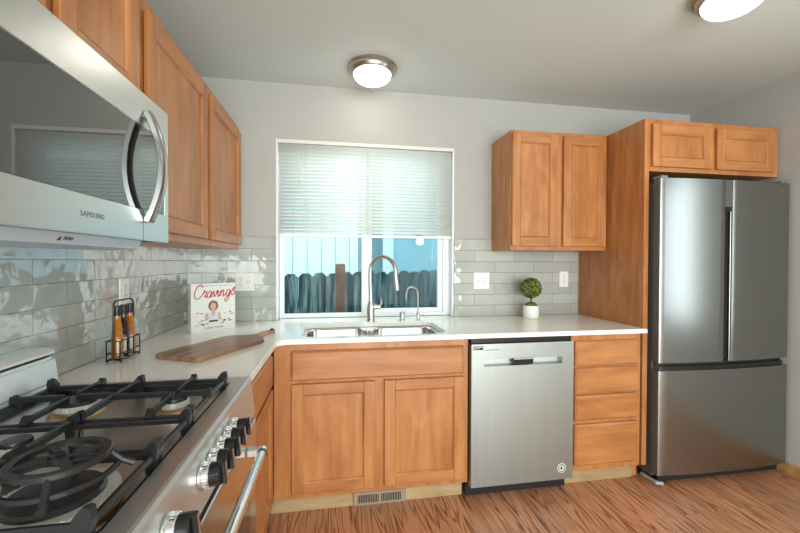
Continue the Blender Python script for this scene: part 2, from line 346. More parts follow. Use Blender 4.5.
bm = B(); box(bm, WX - 0.013, WX - 0.0005, RY1 - 0.8, -0.001, 0.0, 0.075, 0.003); struct('baseboard_right', bm, BASEW)
# backsplash tiles
bm = B(); box(bm, 0.0095, WX0, -0.009, -0.0003, 0.9145, 1.4586); box(bm, WX1, 2.71, -0.009, -0.0003, 0.9145, 1.4586)
struct('trim_1', bm, TILE_BACK, label='pale grey glossy subway tile backsplash on the window wall')
bm = B(); box(bm, 0.0003, 0.009, -2.6, -0.0003, 0.9145, 1.42)
struct('trim_2', bm, TILE_LEFT, label='wavy glossy grey subway tile backsplash behind the range')

# ------------------------------------------------------------------ window
bm = B()
box(bm, WX0 + .0003, WX0 + 0.010, 0.001, 0.135, WZ0 + 0.001, WZ1); box(bm, WX1 - 0.012, WX1 - .0003, 0.001, 0.135, WZ0 + 0.001, WZ1); box(bm, WX0 + .010, WX1 - .012, 0.001, 0.135, WZ1 - 0.003, WZ1 - .0003)
win = struct('window_1', bm, WHITE, label='white vinyl sliding window over the sink')
bm = B()
box(bm, 0.554, 0.572, 0.07, 0.13, 0.921, 2.085, 0.002); box(bm, 1.69, 1.735, 0.07, 0.13, 0.921, 2.085, 0.002)
box(bm, 0.554, 1.735, 0.071, 0.13, 0.916, 0.938, 0.002); box(bm, 0.554, 1.735, 0.07, 0.13, 2.05, 2.086, 0.002)
obj('window_frame', bm, VINYL, win)
bm = B(); box(bm, 1.105, 1.150, 0.078, 0.10, 0.938, 2.05, 0.002); box(bm, 0.572, 0.582, 0.078, 0.10, 0.938, 2.05); box(bm, 0.582, 1.105, 0.078, 0.10, 0.938, 0.944); obj('fixed_sash', bm, VINYL, win)
bm = B(); box(bm, 1.150, 1.175, 0.088, 0.118, 0.938, 2.05, 0.002); box(bm, 1.655, 1.69, 0.088, 0.118, 0.938, 2.05, 0.002); box(bm, 1.175, 1.655, 0.088, 0.118, 0.938, 0.968, 0.002); obj('sliding_sash', bm, VINYL, win)
bm = B(); box(bm, 0.582, 1.105, 0.092, 0.095, 0.944, 2.05); obj('glass_pane', bm, GLASS, win)
bm = B(); box(bm, 1.175, 1.655, 0.100, 0.103, 0.968, 2.05); o = obj('glass_pane', bm, SCREEN, win); o['label'] = 'darker screened glass pane'

# blind
bl = thing('window_blind', 'white horizontal mini blind lowered halfway over the sink window', 'blind', (0, 0, 0))
boxobj('headrail', WX0 + 0.006, WX1 - 0.004, -0.003, 0.032, 2.074, 2.0945, plain('blind_rail', (0.72, 0.72, 0.66), 0.4), bl, 0.002)
bm = B(); zt, zb, ns = 2.060, 1.499, 25
for i in range(ns):
    z = zt + (zb - zt) * i / (ns - 1); a = math.radians(-45); w = 0.0128; prev = None
    for k in range(5):
        t = -1 + k / 2; cy = 0.020 + t * w * math.cos(a); cz = z + t * w * math.sin(a); bul = 0.0018 * (1 - t * t)
        cy -= bul * math.sin(a); cz += bul * math.cos(a)
        q = [bm.verts.new((WX0 + 0.016, cy, cz)), bm.verts.new((WX1 - 0.016, cy, cz))]
        if prev:
            f = bm.faces.new((prev[0], prev[1], q[1], q[0])); f.smooth = True
        prev = q
obj('slats', bm, BLINDM, bl)
for o in [bl.children[-1]]:
    md = o.modifiers.new('thick', 'SOLIDIFY'); md.thickness = 0.0006
boxobj('bottom_rail', WX0 + 0.016, WX1 - 0.016, 0.008, 0.034, 1.462, 1.482, WHITE, bl, 0.003)
CORD = plain('blind_cord', (0.62, 0.64, 0.6), 0.6)
for x in (0.73, 1.14, 1.575):
    bm = B(); tube(bm, [(x, 0.0065, 2.05), (x, 0.0065, 1.48)], 0.0009, 5); tube(bm, [(x, 0.034, 2.05), (x, 0.034, 1.48)], 0.0009, 5)
    for i in range(ns):
        z = zt + (zb - zt) * i / (ns - 1); tube(bm, [(x - 0.004, 0.0062, z - 0.004), (x + 0.004, 0.0062, z + 0.002)], 0.0009, 4)
    obj('ladder_cord', bm, CORD, bl)
bm = B(); tube(bm, [(0.690, 0.002, 2.045), (0.688, -0.002, 1.75)], 0.0028, 6); obj('tilt_wand', bm, plain('wand_clear', (0.7, 0.72, 0.7), 0.2), bl)
bm = B(); tube(bm, [(1.600, 0.001, 2.05), (1.602, -0.001, 1.7), (1.596, 0.0, 1.4), (1.588, 0.0, 1.34)], 0.0013, 5); tube(bm, [(1.588, 0, 1.345), (1.588, 0, 1.31)], [0.002, 0.005], 8); obj('lift_cord', bm, CORD, bl)

# ------------------------------------------------------------------ outdoors
bm = B(); box(bm, -8, 12, 0.2, 14, -0.45, -0.35); struct('ground', bm, GROUNDM)
A = Vector((0.443, 1.065, 0)); D = Vector((0.92, 0.39, 0)).normalized(); Nn = Vector((-D.y, D.x, 0))
fen = thing('picket_fence', 'weathered dark grey dog-eared board fence outside the window', 'fence', (0, 0, -0.35))
bm = B(); rf = random.Random(3)
for i in range(-9, 26):
    s0 = i * 0.141 + 0.01; w = 0.134; zt_ = 1.532 + rf.uniform(-0.008, 0.01) + i * 0.0015; c = 0.036; th = 0.018
    dz = 0.35
    P = [(s0, 0.0), (s0 + w, 0.0), (s0 + w, zt_ - c), (s0 + w - c, zt_), (s0 + c, zt_), (s0, zt_ - c)]
    q = rf.uniform(-0.004, 0.004)
    prism(bm, P, q, q + th, fn=lambda u, v, k: A + D * u + Nn * k + Vector((0, 0, v)))
obj('pickets', bm, FENCEM, fen)
bm = B()
for z in (0.3, 1.2):
    prism(bm, [(-1.3, z), (3.7, z), (3.7, z + 0.09), (-1.3, z + 0.09)], 0.024, 0.062, fn=lambda u, v, k: A + D * u + Nn * k + Vector((0, 0, v)))
obj('rail', bm, FENCEM, fen)
bm = B(); box(bm, 0.922, 1.016, 1.08, 1.17, -0.35, 1.28, 0.004); tag(obj('fence_post', bm, POSTM), 'reddish brown square timber post standing in front of the board fence', 'post')
hs = thing('neighbor_house', 'pale blue neighbouring house with vertical board siding behind the fence', 'house', (0, 4.0, -0.35))
bm = B(); box(bm, -4, 1.72, 0, 0.2, 0, 5)
obj('siding', bm, SIDING, hs)
bm = B()
for k in range(-14, 7): box(bm, 0.205 + k * 0.236, 0.217 + k * 0.236, -0.003, 0.0, 0, 5)
box(bm, 1.30, 1.72, -0.004, 0.0, 0, 5)
obj('siding_grooves', bm, SIDLINE, hs)
boxobj('corner_trim', 1.73, 1.92, -0.03, 0.2, 0, 5, WHITE, hs, 0.004)
boxobj('porch_wall', 1.92, 6.5, 0.02, 0.2, 0, 5, SIDTEAL, hs)
sc = thing('porch_light', 'small glass wall lantern on the teal part of the house outside', 'lamp', (2.37, 4.0, 1.72))
bm = B(); box(bm, -0.04, 0.04, -0.01, 0.018, -0.1, 0.1, 0.003); tube(bm, [(0, 0.0, 0.03), (0, -0.06, 0.05), (0, -0.10, 0.02)], 0.01, 8); lathe(bm, [(0, 0.02), (0.05, 0.01), (0.07, -0.01), (0.0, -0.011)], (0, -0.11, 0.0), 20); obj('bracket', bm, BLACK, sc)
bm = B(); lathe(bm, [(0.055, -0.012), (0.075, -0.06), (0.06, -0.12), (0.0, -0.14)], (0, -0.11, 0), 20)
obj('glass_shade', bm, plain('lantern_glass', (0.7, 0.78, 0.75), 0.15, emis=(1, 0.85, 0.6), es=0.8), sc)

# ------------------------------------------------------------------ cabinets
def door_panel(parent, name, x0, x1, z0, z1, yf, rail=0.056, t=0.0175, rec=0.011):
    """frame-and-panel door facing -y; front at yf. child of parent"""
    bm = B(); b = 0.0028
    box(bm, x0, x0 + rail, yf, yf + t, z0, z1, b, 0); box(bm, x1 - rail, x1, yf, yf + t, z0, z1, b, 0)
    box(bm, x0 + rail, x1 - rail, yf, yf + t, z1 - rail, z1, b, 1); box(bm, x0 + rail, x1 - rail, yf, yf + t, z0, z0 + rail, b, 1)
    # inner bead (sloped) and flat centre
    e = 0.007; xi0, xi1, zi0, zi1 = x0 + rail, x1 - rail, z0 + rail, z1 - rail
    o = [(xi0, yf + 0.0018, zi0), (xi1, yf + 0.0018, zi0), (xi1, yf + 0.0018, zi1), (xi0, yf + 0.0018, zi1)]
    m = [(xi0 + e * .5, yf + 0.004, zi0 + e * .5), (xi1 - e * .5, yf + 0.004, zi0 + e * .5), (xi1 - e * .5, yf + 0.004, zi1 - e * .5), (xi0 + e * .5, yf + 0.004, zi1 - e * .5)]
    i = [(xi0 + e, yf + rec, zi0 + e), (xi1 - e, yf + rec, zi0 + e), (xi1 - e, yf + rec, zi1 - e), (xi0 + e, yf + rec, zi1 - e)]
    vo = [bm.verts.new(p) for p in o]; vm = [bm.verts.new(p) for p in m]; vi = [bm.verts.new(p) for p in i]
    for a_, b_ in ((vo, vm), (vm, vi)):
        for k in range(4): bm.faces.new((a_[k], a_[(k + 1) % 4], b_[(k + 1) % 4], b_[k])).material_index = 0
    bm.faces.new(vi).material_index = 0
    return obj(name, bm, [MAPLE, MAPLE_H], parent)
def slab(parent, name, x0, x1, z0, z1, yf, t=0.0175):
    """drawer front with a moulded (stepped) edge"""
    bm = B(); box(bm, x0, x1, yf + 0.006, yf + t, z0, z1, 0.002, 0); 
    vs = [(x0 + 0.001, yf + 0.0065, z0 + 0.001), (x1 - 0.001, yf + 0.0065, z0 + 0.001), (x1 - 0.001, yf + 0.0065, z1 - 0.001), (x0 + 0.001, yf + 0.0065, z1 - 0.001)]
    e = 0.010; ws = [(x0 + e, yf, z0 + e), (x1 - e, yf, z0 + e), (x1 - e, yf, z1 - e), (x0 + e, yf, z1 - e)]
    a = [bm.verts.new(p) for p in vs]; b = [bm.verts.new(p) for p in ws]
    for k in range(4): bm.faces.new((a[k], a[(k + 1) % 4], b[(k + 1) % 4], b[k]))
    bm.faces.new(b)
    return obj(name, bm, [MAPLE_H, MAPLE_H], parent)
def carcass(parent, x0, x1, yb, yf, z0, z1, name='body', openings=(), m=MAPLE):
    """cabinet box behind a face frame whose stiles and rails are solid wood"""
    bm = B(); box(bm, x0, x1, yf + 0.0, yb, z0, z1, 0.0012, 0); return obj(name, bm, [m, MAPLE_H], parent)

CT, TH = 0.914, 0.024
ZB = CT - TH - 0.001
# sink base
sb = thing('sink_base_cabinet', 'maple base cabinet under the sink with one false drawer and two doors', 'cabinet', (0, 0, 0))
bm = B(); box(bm, 0.622, 1.634, -0.61, -0.592, 0.100, ZB, 0.001); obj('face_frame', bm, MAPLE, sb)
boxobj('body', 0.63, 1.60, -0.5915, -0.004, 0.1, 0.62, MAPLE, sb); boxobj('side_panel', 1.602, 1.624, -0.5915, -0.004, 0.1, ZB, MAPLE, sb)
slab(sb, 'drawer_front', 0.706, 1.604, 0.700, 0.850, -0.630)
door_panel(sb, 'door', 0.709, 1.126, 0.130, 0.684, -0.630); door_panel(sb, 'door', 1.176, 1.608, 0.130, 0.684, -0.630)
boxobj('toe_kick', 0.60, 1.018, -0.555, -0.543, 0.0, 0.099, RAWWOOD, sb, 0.001); 
boxobj('toe_kick', 1.302, 1.622, -0.555, -0.543, 0.0, 0.099, RAWWOOD, sb, 0.001)
boxobj('toe_kick', 1.018, 1.302, -0.555, -0.543, 0.072, 0.099, RAWWOOD, sb, 0.001)
vt = thing('toe_kick_vent', 'small slotted metal heating vent set in the toe kick under the sink cabinet', 'vent', (1.16, -0.555, 0))
boxobj('vent_back', -0.125, 0.125, -0.002, 0.008, 0.008, 0.060, BLACKM, vt)
bm = B(); VENT = plain('vent_metal', (0.42, 0.36, 0.26), 0.4, 0.6)
box(bm, -0.140, 0.140, -0.008, -0.002, 0.056, 0.070, 0.001); box(bm, -0.140, 0.140, -0.008, -0.002, 0.001, 0.012, 0.001); box(bm, -0.140, -0.118, -0.008, -0.002, 0.012, 0.056); box(bm, 0.118, 0.140, -0.008, -0.002, 0.012, 0.056); box(bm, -0.006, 0.006, -0.008, -0.002, 0.012, 0.056)
for k in range(26):
    x = -0.114 + k * 0.00915
    box(bm, x, x + 0.0035, -0.007, -0.003, 0.012, 0.056)
obj('vent_grille', bm, VENT, vt)
# left-run base (faces +x)
lb = thing('corner_base_cabinet', 'maple base cabinet between range and corner with drawer over one door', 'cabinet', (0, 0, 0), PI / 2)
# local x = world y ; local -y = world +x : local y = -world x
bm = B(); box(bm, -1.260, -0.615, -0.610, -0.592, 0.1, ZB, 0.001); box(bm, -1.260, -0.62, -0.592, -0.002, 0.1, ZB); obj('body', bm, MAPLE, lb)
slab(lb, 'drawer_front', -1.235, -0.68, 0.700, 0.850, -0.630)
door_panel(lb, 'door', -1.235, -0.68, 0.130, 0.684, -0.630)
boxobj('toe_kick', -1.26, -0.555, -0.555, -0.543, 0.0, 0.099, RAWWOOD, lb, 0.001)
# drawer base
db = thing('drawer_cabinet', 'narrow maple base cabinet with four stacked drawers beside the dishwasher', 'cabinet', (0, 0, 0))
bm = B(); box(bm, 2.245, 2.698, -0.610, -0.004, 0.100, ZB, 0.001); obj('body', bm, MAPLE, db)
for z0, z1 in ((0.706, 0.852), (0.547, 0.695), (0.394, 0.539), (0.137, 0.373)): slab(db, 'drawer', 2.266, 2.674, z0, z1, -0.630)
boxobj('toe_kick', 2.248, 2.698, -0.555, -0.543, 0.0, 0.099, RAWWOOD, db, 0.001)
# tall end panel
bm = B(); box(bm, 2.711, 2.742, -0.596, -0.001, 0.1, 2.143, 0.0, 0); box(bm, 2.711, 2.742, -0.613, -0.5965, 0.1, 2.143, 0.001, 0); box(bm, 2.711, 2.742, -0.54, -0.001, 0.0, 0.1)
tag(obj('refrigerator_end_panel', bm, MAPLE), 'tall maple side panel between the counter and the refrigerator', 'panel')
# right upper
ur = thing('wall_cabinet', 'maple two door wall cabinet right of the window above the small plant', 'cabinet', (0, 0, 0), 0, None)
carcass(ur, 2.024, 2.708, -0.0005, -0.30, 1.378, 2.143)
bm = B(); box(bm, 2.034, 2.700, -0.29, -0.012, 1.3765, 1.3779); obj('underside', bm, MAPLE_H, ur)
door_panel(ur, 'door', 2.030, 2.345, 1.404, 2.121, -0.320); door_panel(ur, 'door', 2.384, 2.694, 1.404, 2.121, -0.320)
# over fridge
of = thing('wall_cabinet', 'short wide maple cabinet with two doors over the refrigerator', 'cabinet', (0, 0, 0))
bm = B(); box(bm, 2.7425, 3.640, -0.612, -0.0005, 1.838, 2.143, 0.001); box(bm, 3.6405, 3.662, -0.612, -0.59, 1.838, 2.143, 0.001); obj('body', bm, MAPLE, of)
door_panel(of, 'door', 2.752, 3.162, 1.863, 2.112, -0.632); door_panel(of, 'door', 3.196, 3.614, 1.863, 2.112, -0.632)
# left uppers (face +x)
ul = thing('wall_cabinet', 'maple two door wall cabinet left of the window running into the corner', 'cabinet', (0, 0, 0), PI / 2)
carcass(ul, -1.258, -0.001, -0.0015, -0.316, 1.376, 2.145)
door_panel(ul, 'door', -1.228, -0.662, 1.404, 2.105, -0.336); door_panel(ul, 'door', -0.609, -0.040, 1.404, 2.105, -0.336)
um = thing('wall_cabinet', 'short maple two door cabinet above the microwave', 'cabinet', (0, 0, 0), PI / 2)
carcass(um, -2.022, -1.262, -0.0015, -0.316, 1.765, 2.145)
door_panel(um, 'door', -2.005, -1.665, 1.785, 2.115, -0.336); door_panel(um, 'door', -1.625, -1.285, 1.785, 2.115, -0.336)

# ------------------------------------------------------------------ countertop with sink cut-out
SX0, SX1, SY0, SY1 = 0.748, 1.530, -0.590, -0.185
hole = rot_rect(SX0, SX1, SY0, SY1, 0.075)
arc = [(0.645 + 0.055 * (1 - math.cos(t)), -0.648 - 0.055 * (1 - math.sin(t))) for t in [PI / 2 * (1 - k / 6) for k in range(7)]]
outer = [(0.0095, -1.2615), (0.645, -1.2615)] + [(0.645 + 0.055 - 0.055 * math.cos(PI / 2 * k / 6), -0.703 + 0.055 * math.sin(PI / 2 * k / 6)) for k in range(7)] + \
        [(2.7095, -0.648), (2.7095, -0.0095), (WX1 - .013, -0.0095), (WX1 - .013, 0.069), (WX0 + .013, 0.069), (WX0 + .013, -0.0095), (0.0095, -0.0095)]
outer = [(x, y) for x, y in outer]
bm = B(); prism(bm, outer, CT - TH, CT, holes=[hole])
eds = [e for e in bm.edges if len(e.link_faces) == 2 and abs(e.calc_face_angle(0)) > 1.2 and all(v.co.z > CT - 0.001 for v in e.verts)]
bmesh.ops.bevel(bm, geom=eds, offset=0.003, segments=2, affect='EDGES')
ct = tag(obj('countertop', bm, QUARTZ), 'off-white quartz L shaped countertop with undermount sink cut-out', 'countertop')

# sink
sk = thing('kitchen_sink', 'double bowl stainless undermount sink below the window', 'sink', (0, 0, 0))
def bowl(x0, x1, y0, y1, zt_, depth, r):
    bm = B(); L = []
    for ins, z, rr in ((0, zt_, r), (0.004, zt_ - 0.01, r), (0.012, zt_ - depth + 0.03, r), (0.028, zt_ - depth + 0.006, r), (0.05, zt_ - depth, r - .01)):
        L.append([bm.verts.new((x, y, z)) for x, y in rot_rect(x0 + ins, x1 - ins, y0 + ins, y1 - ins, max(rr - ins * 0.3, 0.02))])
    for a, b in zip(L, L[1:]):
        for k in range(len(a)):
            f = bm.faces.new((a[k], b[k], b[(k + 1) % len(a)], a[(k + 1) % len(a)])); f.smooth = True
    bm.faces.new(L[-1])
    bmesh.ops.recalc_face_normals(bm, faces=bm.faces[:]); bmesh.ops.reverse_faces(bm, faces=bm.faces[:])
    return bm
ZS = CT - TH - 0.002
b1 = (0.762, 1.112, -0.578, -0.205); b2 = (1.152, 1.516, -0.578, -0.205)
bm = B(); prism(bm, rot_rect(0.720, 1.555, -0.610, -0.16, 0.07), ZS - 0.006, ZS, holes=[rot_rect(*b1, 0.07), rot_rect(*b2, 0.07)]); obj('flange', bm, STEELM, sk)
o = obj('bowl', bowl(*b1, ZS - 0.001, 0.2, 0.07), STEELM, sk); o.modifiers.new('t', 'SOLIDIFY').thickness = 0.0015
o = obj('bowl', bowl(*b2, ZS - 0.001, 0.2, 0.07), STEELM, sk); o.modifiers.new('t', 'SOLIDIFY').thickness = 0.0015
for cx in (0.937, 1.334):
    bm = B(); lathe(bm, [(0.045, 0.0), (0.043, 0.004), (0.03, 0.002), (0.0, 0.001)], (cx, -0.38, ZS - 0.1995), 24); obj('drain', bm, NICKEL, sk)

# faucet
fa = thing('pull_down_faucet', 'tall brushed nickel gooseneck faucet behind the double sink', 'faucet', (1.15, -0.125, CT))
bm = B(); lathe(bm, [(0, 0.0), (0.027, 0.0), (0.027, 0.008), (0.0235, 0.014), (0.0235, 0.085), (0.02, 0.11), (0.0145, 0.13), (0.0, 0.131)], (0, 0, 0), 24); obj('base', bm, NICKEL, fa)
dirn = Vector((0.80, -0.60, 0)); R = 0.092; pts = [Vector((0, 0, 0.12)), Vector((-0.002, 0, 0.2)), Vector((-0.004, 0, 0.28)), Vector((-0.004, 0, 0.325))]
for k in range(1, 15):
    a = PI - PI * 1.02 * k / 14
    pts.append(Vector((-0.004, 0, 0.325)) + dirn * (R + R * math.cos(a)) + Vector((0, 0, R * math.sin(a))))
bm = B(); tube(bm, pts, 0.0125, 14); obj('neck', bm, NICKEL, fa)
p = pts[-1]; bm = B(); tube(bm, [p + Vector((-0.001, 0, 0.01)), p + dirn * 0.003 + Vector((0, 0, -0.03)), p + dirn * 0.010 + Vector((0, 0, -0.09)), p + dirn * 0.013 + Vector((0, 0, -0.112))], [0.0135, 0.0145, 0.018, 0.0185], 16); obj('spray_head', bm, NICKEL, fa)
bm = B(); tube(bm, [(0.015, -0.002, 0.092), (0.062, -0.004, 0.092)], 0.0145, 14); tube(bm, [(0.050, -0.004, 0.095), (0.064, -0.004, 0.108), (0.070, -0.004, 0.130), (0.062, -0.004, 0.150)], [0.008, 0.0065, 0.006, 0.005], 10); obj('lever', bm, NICKEL, fa)
ff = thing('filtered_water_faucet', 'slim brushed nickel filtered water tap right of the main faucet', 'faucet', (1.462, -0.125, CT))
bm = B(); lathe(bm, [(0, 0), (0.016, 0), (0.016, 0.006), (0.010, 0.01), (0.010, 0.045), (0.007, 0.05), (0, 0.051)], seg=20); obj('base', bm, NICKEL, ff)
d2 = Vector((-0.95, -0.3, 0)); pts = [Vector((0, 0, 0.045)), Vector((0, 0, 0.12)), Vector((0, 0, 0.175))]
for k in range(1, 12):
    a = PI - PI * 1.05 * k / 11; pts.append(Vector((0, 0, 0.175)) + d2 * (0.045 + 0.045 * math.cos(a)) + Vector((0, 0, 0.045 * math.sin(a))))
pts.append(pts[-1] + Vector((-0.001, 0, -0.028)))
bm = B(); tube(bm, pts, 0.0055, 10); obj('neck', bm, NICKEL, ff)
bm = B(); tube(bm, [(0.005, -0.002, 0.032), (0.03, -0.004, 0.036)], 0.006, 8); tube(bm, [(0.028, -0.004, 0.038), (0.052, -0.006, 0.026)], 0.0035, 8); obj('lever', bm, NICKEL, ff)
ag = thing('air_gap_cap', 'short brushed nickel air gap cylinder between the two faucets', 'air gap', (1.356, -0.125, CT))
bm = B(); lathe(bm, [(0, 0), (0.021, 0), (0.021, 0.006), (0.017, 0.008), (0.017, 0.050), (0.015, 0.054), (0, 0.055)], seg=24); obj('cap', bm, NICKEL, ag)

# ------------------------------------------------------------------ dishwasher
dw = thing('dishwasher', 'stainless steel dishwasher between sink cabinet and drawers', 'dishwasher', (0, 0, 0))
boxobj('tub', 1.636, 2.242, -0.598, -0.01, 0.06, 0.886, BLACKM, dw)
bm = B(); prism(bm, [(1.642, 0.086), (2.240, 0.086), (2.240, 0.858), (1.642, 0.858)], -0.646, -0.60, fn=lambda u, v, k: Vector((u, k, v)), holes=[[(1.713, 0.737), (2.172, 0.737), (2.172, 0.776), (1.713, 0.776)]])
obj('door', bm, STEELD, dw)
bm = B(); box(bm, 1.708, 2.178, -0.600, -0.5985, 0.73, 0.78, 0, 0)
obj('handle_recess', bm, plain('recess_light', (0.62, 0.64, 0.63), 0.4, 0.3), dw)
bm = B(); box(bm, 1.880, 2.000, -0.651, -0.6465, 0.768, 0.779, 0.002); obj('handle_grip', bm, STEELD, dw)
bm = B(); box(bm, 1.882, 1.998, -0.645, -0.61, 0.742, 0.769, 0.001); obj('latch_cup', bm, BLACK, dw)  # black cup below the grip
boxobj('toe_panel', 1.635, 2.238, -0.575, -0.56, 0.005, 0.08, BLACKM, dw)
boxobj('top_trim', 1.645, 2.235, -0.630, -0.598, 0.862, 0.884, BLACK, dw)
MX = Matrix.Rotation(PI / 2, 4, 'X')
def T(x, y, z, rz=0): return Matrix.Translation((x, y, z)) @ Matrix.Rotation(rz, 4, 'Z') @ MX
boxobj('energy_sticker', 1.650, 1.706, -0.6472, -0.6462, 0.828, 0.848, BLACK, dw)
text_mesh('sticker_text', 'NO.1', 0.017, WHITE, dw, T(1.667, -0.6476, 0.838), align='CENTER')
for k, w in enumerate((0.05, 0.03, 0.03)):
    pass
boxobj('sticker_lines', 1.672, 1.702, -0.6476, -0.6473, 0.841, 0.844, WHITE, dw); boxobj('brand_line', 1.715, 1.800, -0.6472, -0.6462, 0.824, 0.828, INKG, dw)
bm = B(); lathe(bm, [(0, 0.0), (0.026, 0.0), (0.026, 0.0012), (0, 0.0012)], seg=32, mat=Matrix.Translation((2.172, -0.6463, 0.150)) @ MX); obj('round_sticker', bm, LABELW, dw)
bm = B(); lathe(bm, [(0.017, 0.0013), (0.022, 0.0013), (0.022, 0.0018), (0.017, 0.0018)], seg=32, mat=Matrix.Translation((2.172, -0.6463, 0.150)) @ MX)
box(bm, 2.160, 2.184, -0.6485, -0.6476, 0.146, 0.150); box(bm, 2.164, 2.180, -0.6485, -0.6476, 0.155, 0.160); box(bm, 2.166, 2.172, -0.6485, -0.6476, 0.140, 0.156); obj('sticker_mark', bm, INK, dw)

# ------------------------------------------------------------------ refrigerator
fr = thing('refrigerator', 'dark stainless french door refrigerator with bottom freezer against the right wall', 'refrigerator', (0, 0, 0))
FX0, FX1 = 2.750, 3.656; FYB = -0.635
bm = B(); box(bm, FX0 + 0.004, FX1 - 0.004, FYB, -0.03, 0.045, 1.765, 0.004); obj('cabinet_body', bm, FRSIDE, fr)
FC = (FX0 + FX1) / 2
def yfr(x): return -0.708 + 0.022 * ((x - FC) / (FX1 - FC)) ** 2
def curved(name, x0, x1, z0, z1, m=FRIDGE, back=FYB - 0.004, off=0, n=16, parent=fr, rr=0.007):
    bm = B(); P = [(x0, back)]
    P.append((x0, yfr(x0) + rr + off)); P.append((x0 + rr * .3, yfr(x0) + rr * .3 + off))
    for k in range(n + 1):
        x = x0 + rr + (x1 - x0 - 2 * rr) * k / n; P.append((x, yfr(x) + off))
    P.append((x1 - rr * .3, yfr(x1) + rr * .3 + off)); P.append((x1, yfr(x1) + rr + off)); P.append((x1, back))
    bot = [bm.verts.new((x, y, z0)) for x, y in P]; top = [bm.verts.new((x, y, z1)) for x, y in P]; nP = len(P)
    for k in range(nP):
        f = bm.faces.new((bot[k], bot[(k + 1) % nP], top[(k + 1) % nP], top[k])); f.smooth = 2 <= k < nP - 4
    bm.faces.new(top); bm.faces.new(list(reversed(bot)))
    bmesh.ops.recalc_face_normals(bm, faces=bm.faces[:])
    for f in bm.faces:
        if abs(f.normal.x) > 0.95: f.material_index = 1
    return obj(name, bm, [m, FRSIDE], parent)
d1 = curved('left_door', FX0, 3.162, 0.722, 1.783)
boxobj('door_edge_strip', 3.1625, 3.168, -0.70, FYB - 0.004, 0.722, 1.6, STEELM, d1)
d2_ = curved('right_door', 3.214, FX1, 0.722, 1.783)
bm = B(); box(bm, 3.1655, 3.2135, -0.703, FYB - 0.004, 1.625, 1.783); obj('door_lip', bm, FRIDGE, d2_)
boxobj('handle_groove', 3.170, 3.213, -0.660, FYB - 0.004, 0.722, 1.624, BLACKM, fr)
boxobj('door_edge_strip', 3.208, 3.2135, -0.70, -0.661, 0.722, 1.6, STEELM, d2_)
fz = curved('freezer_drawer', FX0, FX1, 0.072, 0.676)
curved('freezer_handle_recess', FX0 + 0.012, FX1 - 0.02, 0.6765, 0.7, m=plain('recess_dark', (0.05, 0.05, 0.05), 0.3, 0.8), off=0.012, parent=fz)
curved('seam_gasket', FX0 + 0.01, FX1 - 0.01, 0.7005, 0.7215, m=BLACKM, off=0.03)
bm = B(); box(bm, FX0 + 0.03, FX1 - 0.03, -0.66, FYB - 0.002, 0.02, 0.068, 0.002); obj('kick_plate', bm, BLACKM, fr)
bm = B(); tube(bm, [(FX0 + 0.012, -0.56, 0.016), (FX0 + 0.02, -0.66, 0.016), (FX0 + 0.05, -0.672, 0.016)], 0.012, 8); obj('foot_cover', bm, plain('grey_foot', (0.3, 0.3, 0.3), 0.4), fr)
for x in (FX0 + 0.08, FX1 - 0.08):
    for y in (-0.6, -0.12):
        bm = B(); lathe(bm, [(0, 0), (0.018, 0), (0.018, 0.045), (0, 0.045)], (x, y, 0), 14); obj('foot', bm, BLACKM, fr)
for x0, x1 in ((FX0 + 0.006, FX0 + 0.05), (FX1 - 0.06, FX1 - 0.01)): boxobj('hinge_cover', x0, x1, -0.685, -0.62, 1.7655 if False else 1.784, 1.799, plain('hinge_grey', (0.25, 0.25, 0.25), 0.4, 0.5), fr, 0.003)
text_mesh('brand_text', 'SAMSUNG', 0.014, plain('fridge_text', (0.5, 0.5, 0.5), 0.3, 0.8), fr, T(3.562, -0.6935, 1.738, 0.05), spacing=1.1)

# ------------------------------------------------------------------ microwave (faces +x; local x = world y, local y = -world x)
mwv = thing('microwave_oven', 'stainless over the range microwave with dark glass door and bowed handle', 'microwave', (0, 0, 0), PI / 2)
MY0, MY1 = -2.022, -1.262; MF = -0.4045
bm = B(); box(bm, MY0, MY1, -0.385, -0.002, 1.358, 1.762, 0.002); obj('body', bm, BLACKM, mwv)
bm = B(); prism(bm, [(MY0, 1.357), (MY1, 1.357), (MY1, 1.762), (MY0, 1.762)], MF, -0.386, fn=lambda u, v, k: Vector((u, k, v)), holes=[[(-1.99, 1.440), (-1.287, 1.440), (-1.287, 1.668), (-1.99, 1.668)]])
eds = [e for e in bm.edges if all(v.co.y < MF + 0.001 for v in e.verts) and e.calc_face_angle(0) > 1]
bmesh.ops.bevel(bm, geom=eds, offset=0.002, segments=2, affect='EDGES')
MWS = plain('microwave_steel', (0.64, 0.66, 0.65), 0.3, 1.0, bump=0.02, bscale=30, stretch=(1, 1, 25))
md = obj('door', bm, MWS, mwv)
bm = B(); box(bm, -1.989, -1.288, MF + 0.002, MF + 0.012, 1.441, 1.667); obj('door_glass', bm, MWGLASS, md)
bm = B(); box(bm, -1.421, -1.4198, MF - 0.0003, MF + 0.001, 1.358, 1.44); obj('door_seam', bm, BLACKM, md)
hp = []
for k in range(17):
    t = -1 + k / 8; hp.append((-1.405, MF - 0.007 - 0.036 * (1 - t * t) , 1.560 + t * 0.150))
bm = B(); S = []
for i, p_ in enumerate(hp):
    w = 0.016; h = 0.010; p_ = Vector(p_); t = (Vector(hp[min(i + 1, 16)]) - Vector(hp[max(i - 1, 0)])).normalized(); nx = Vector((1, 0, 0)); ny = t.cross(nx).normalized()
    S.append([bm.verts.new(p_ + nx * a * w + ny * b * h) for a, b in ((1, .6), (.6, 1), (-.6, 1), (-1, .6), (-1, -.6), (-.6, -1), (.6, -1), (1, -.6))])
for a, b in zip(S, S[1:]):
    for k in range(8): bm.faces.new((a[k], a[(k + 1) % 8], b[(k + 1) % 8], b[k])).smooth = True
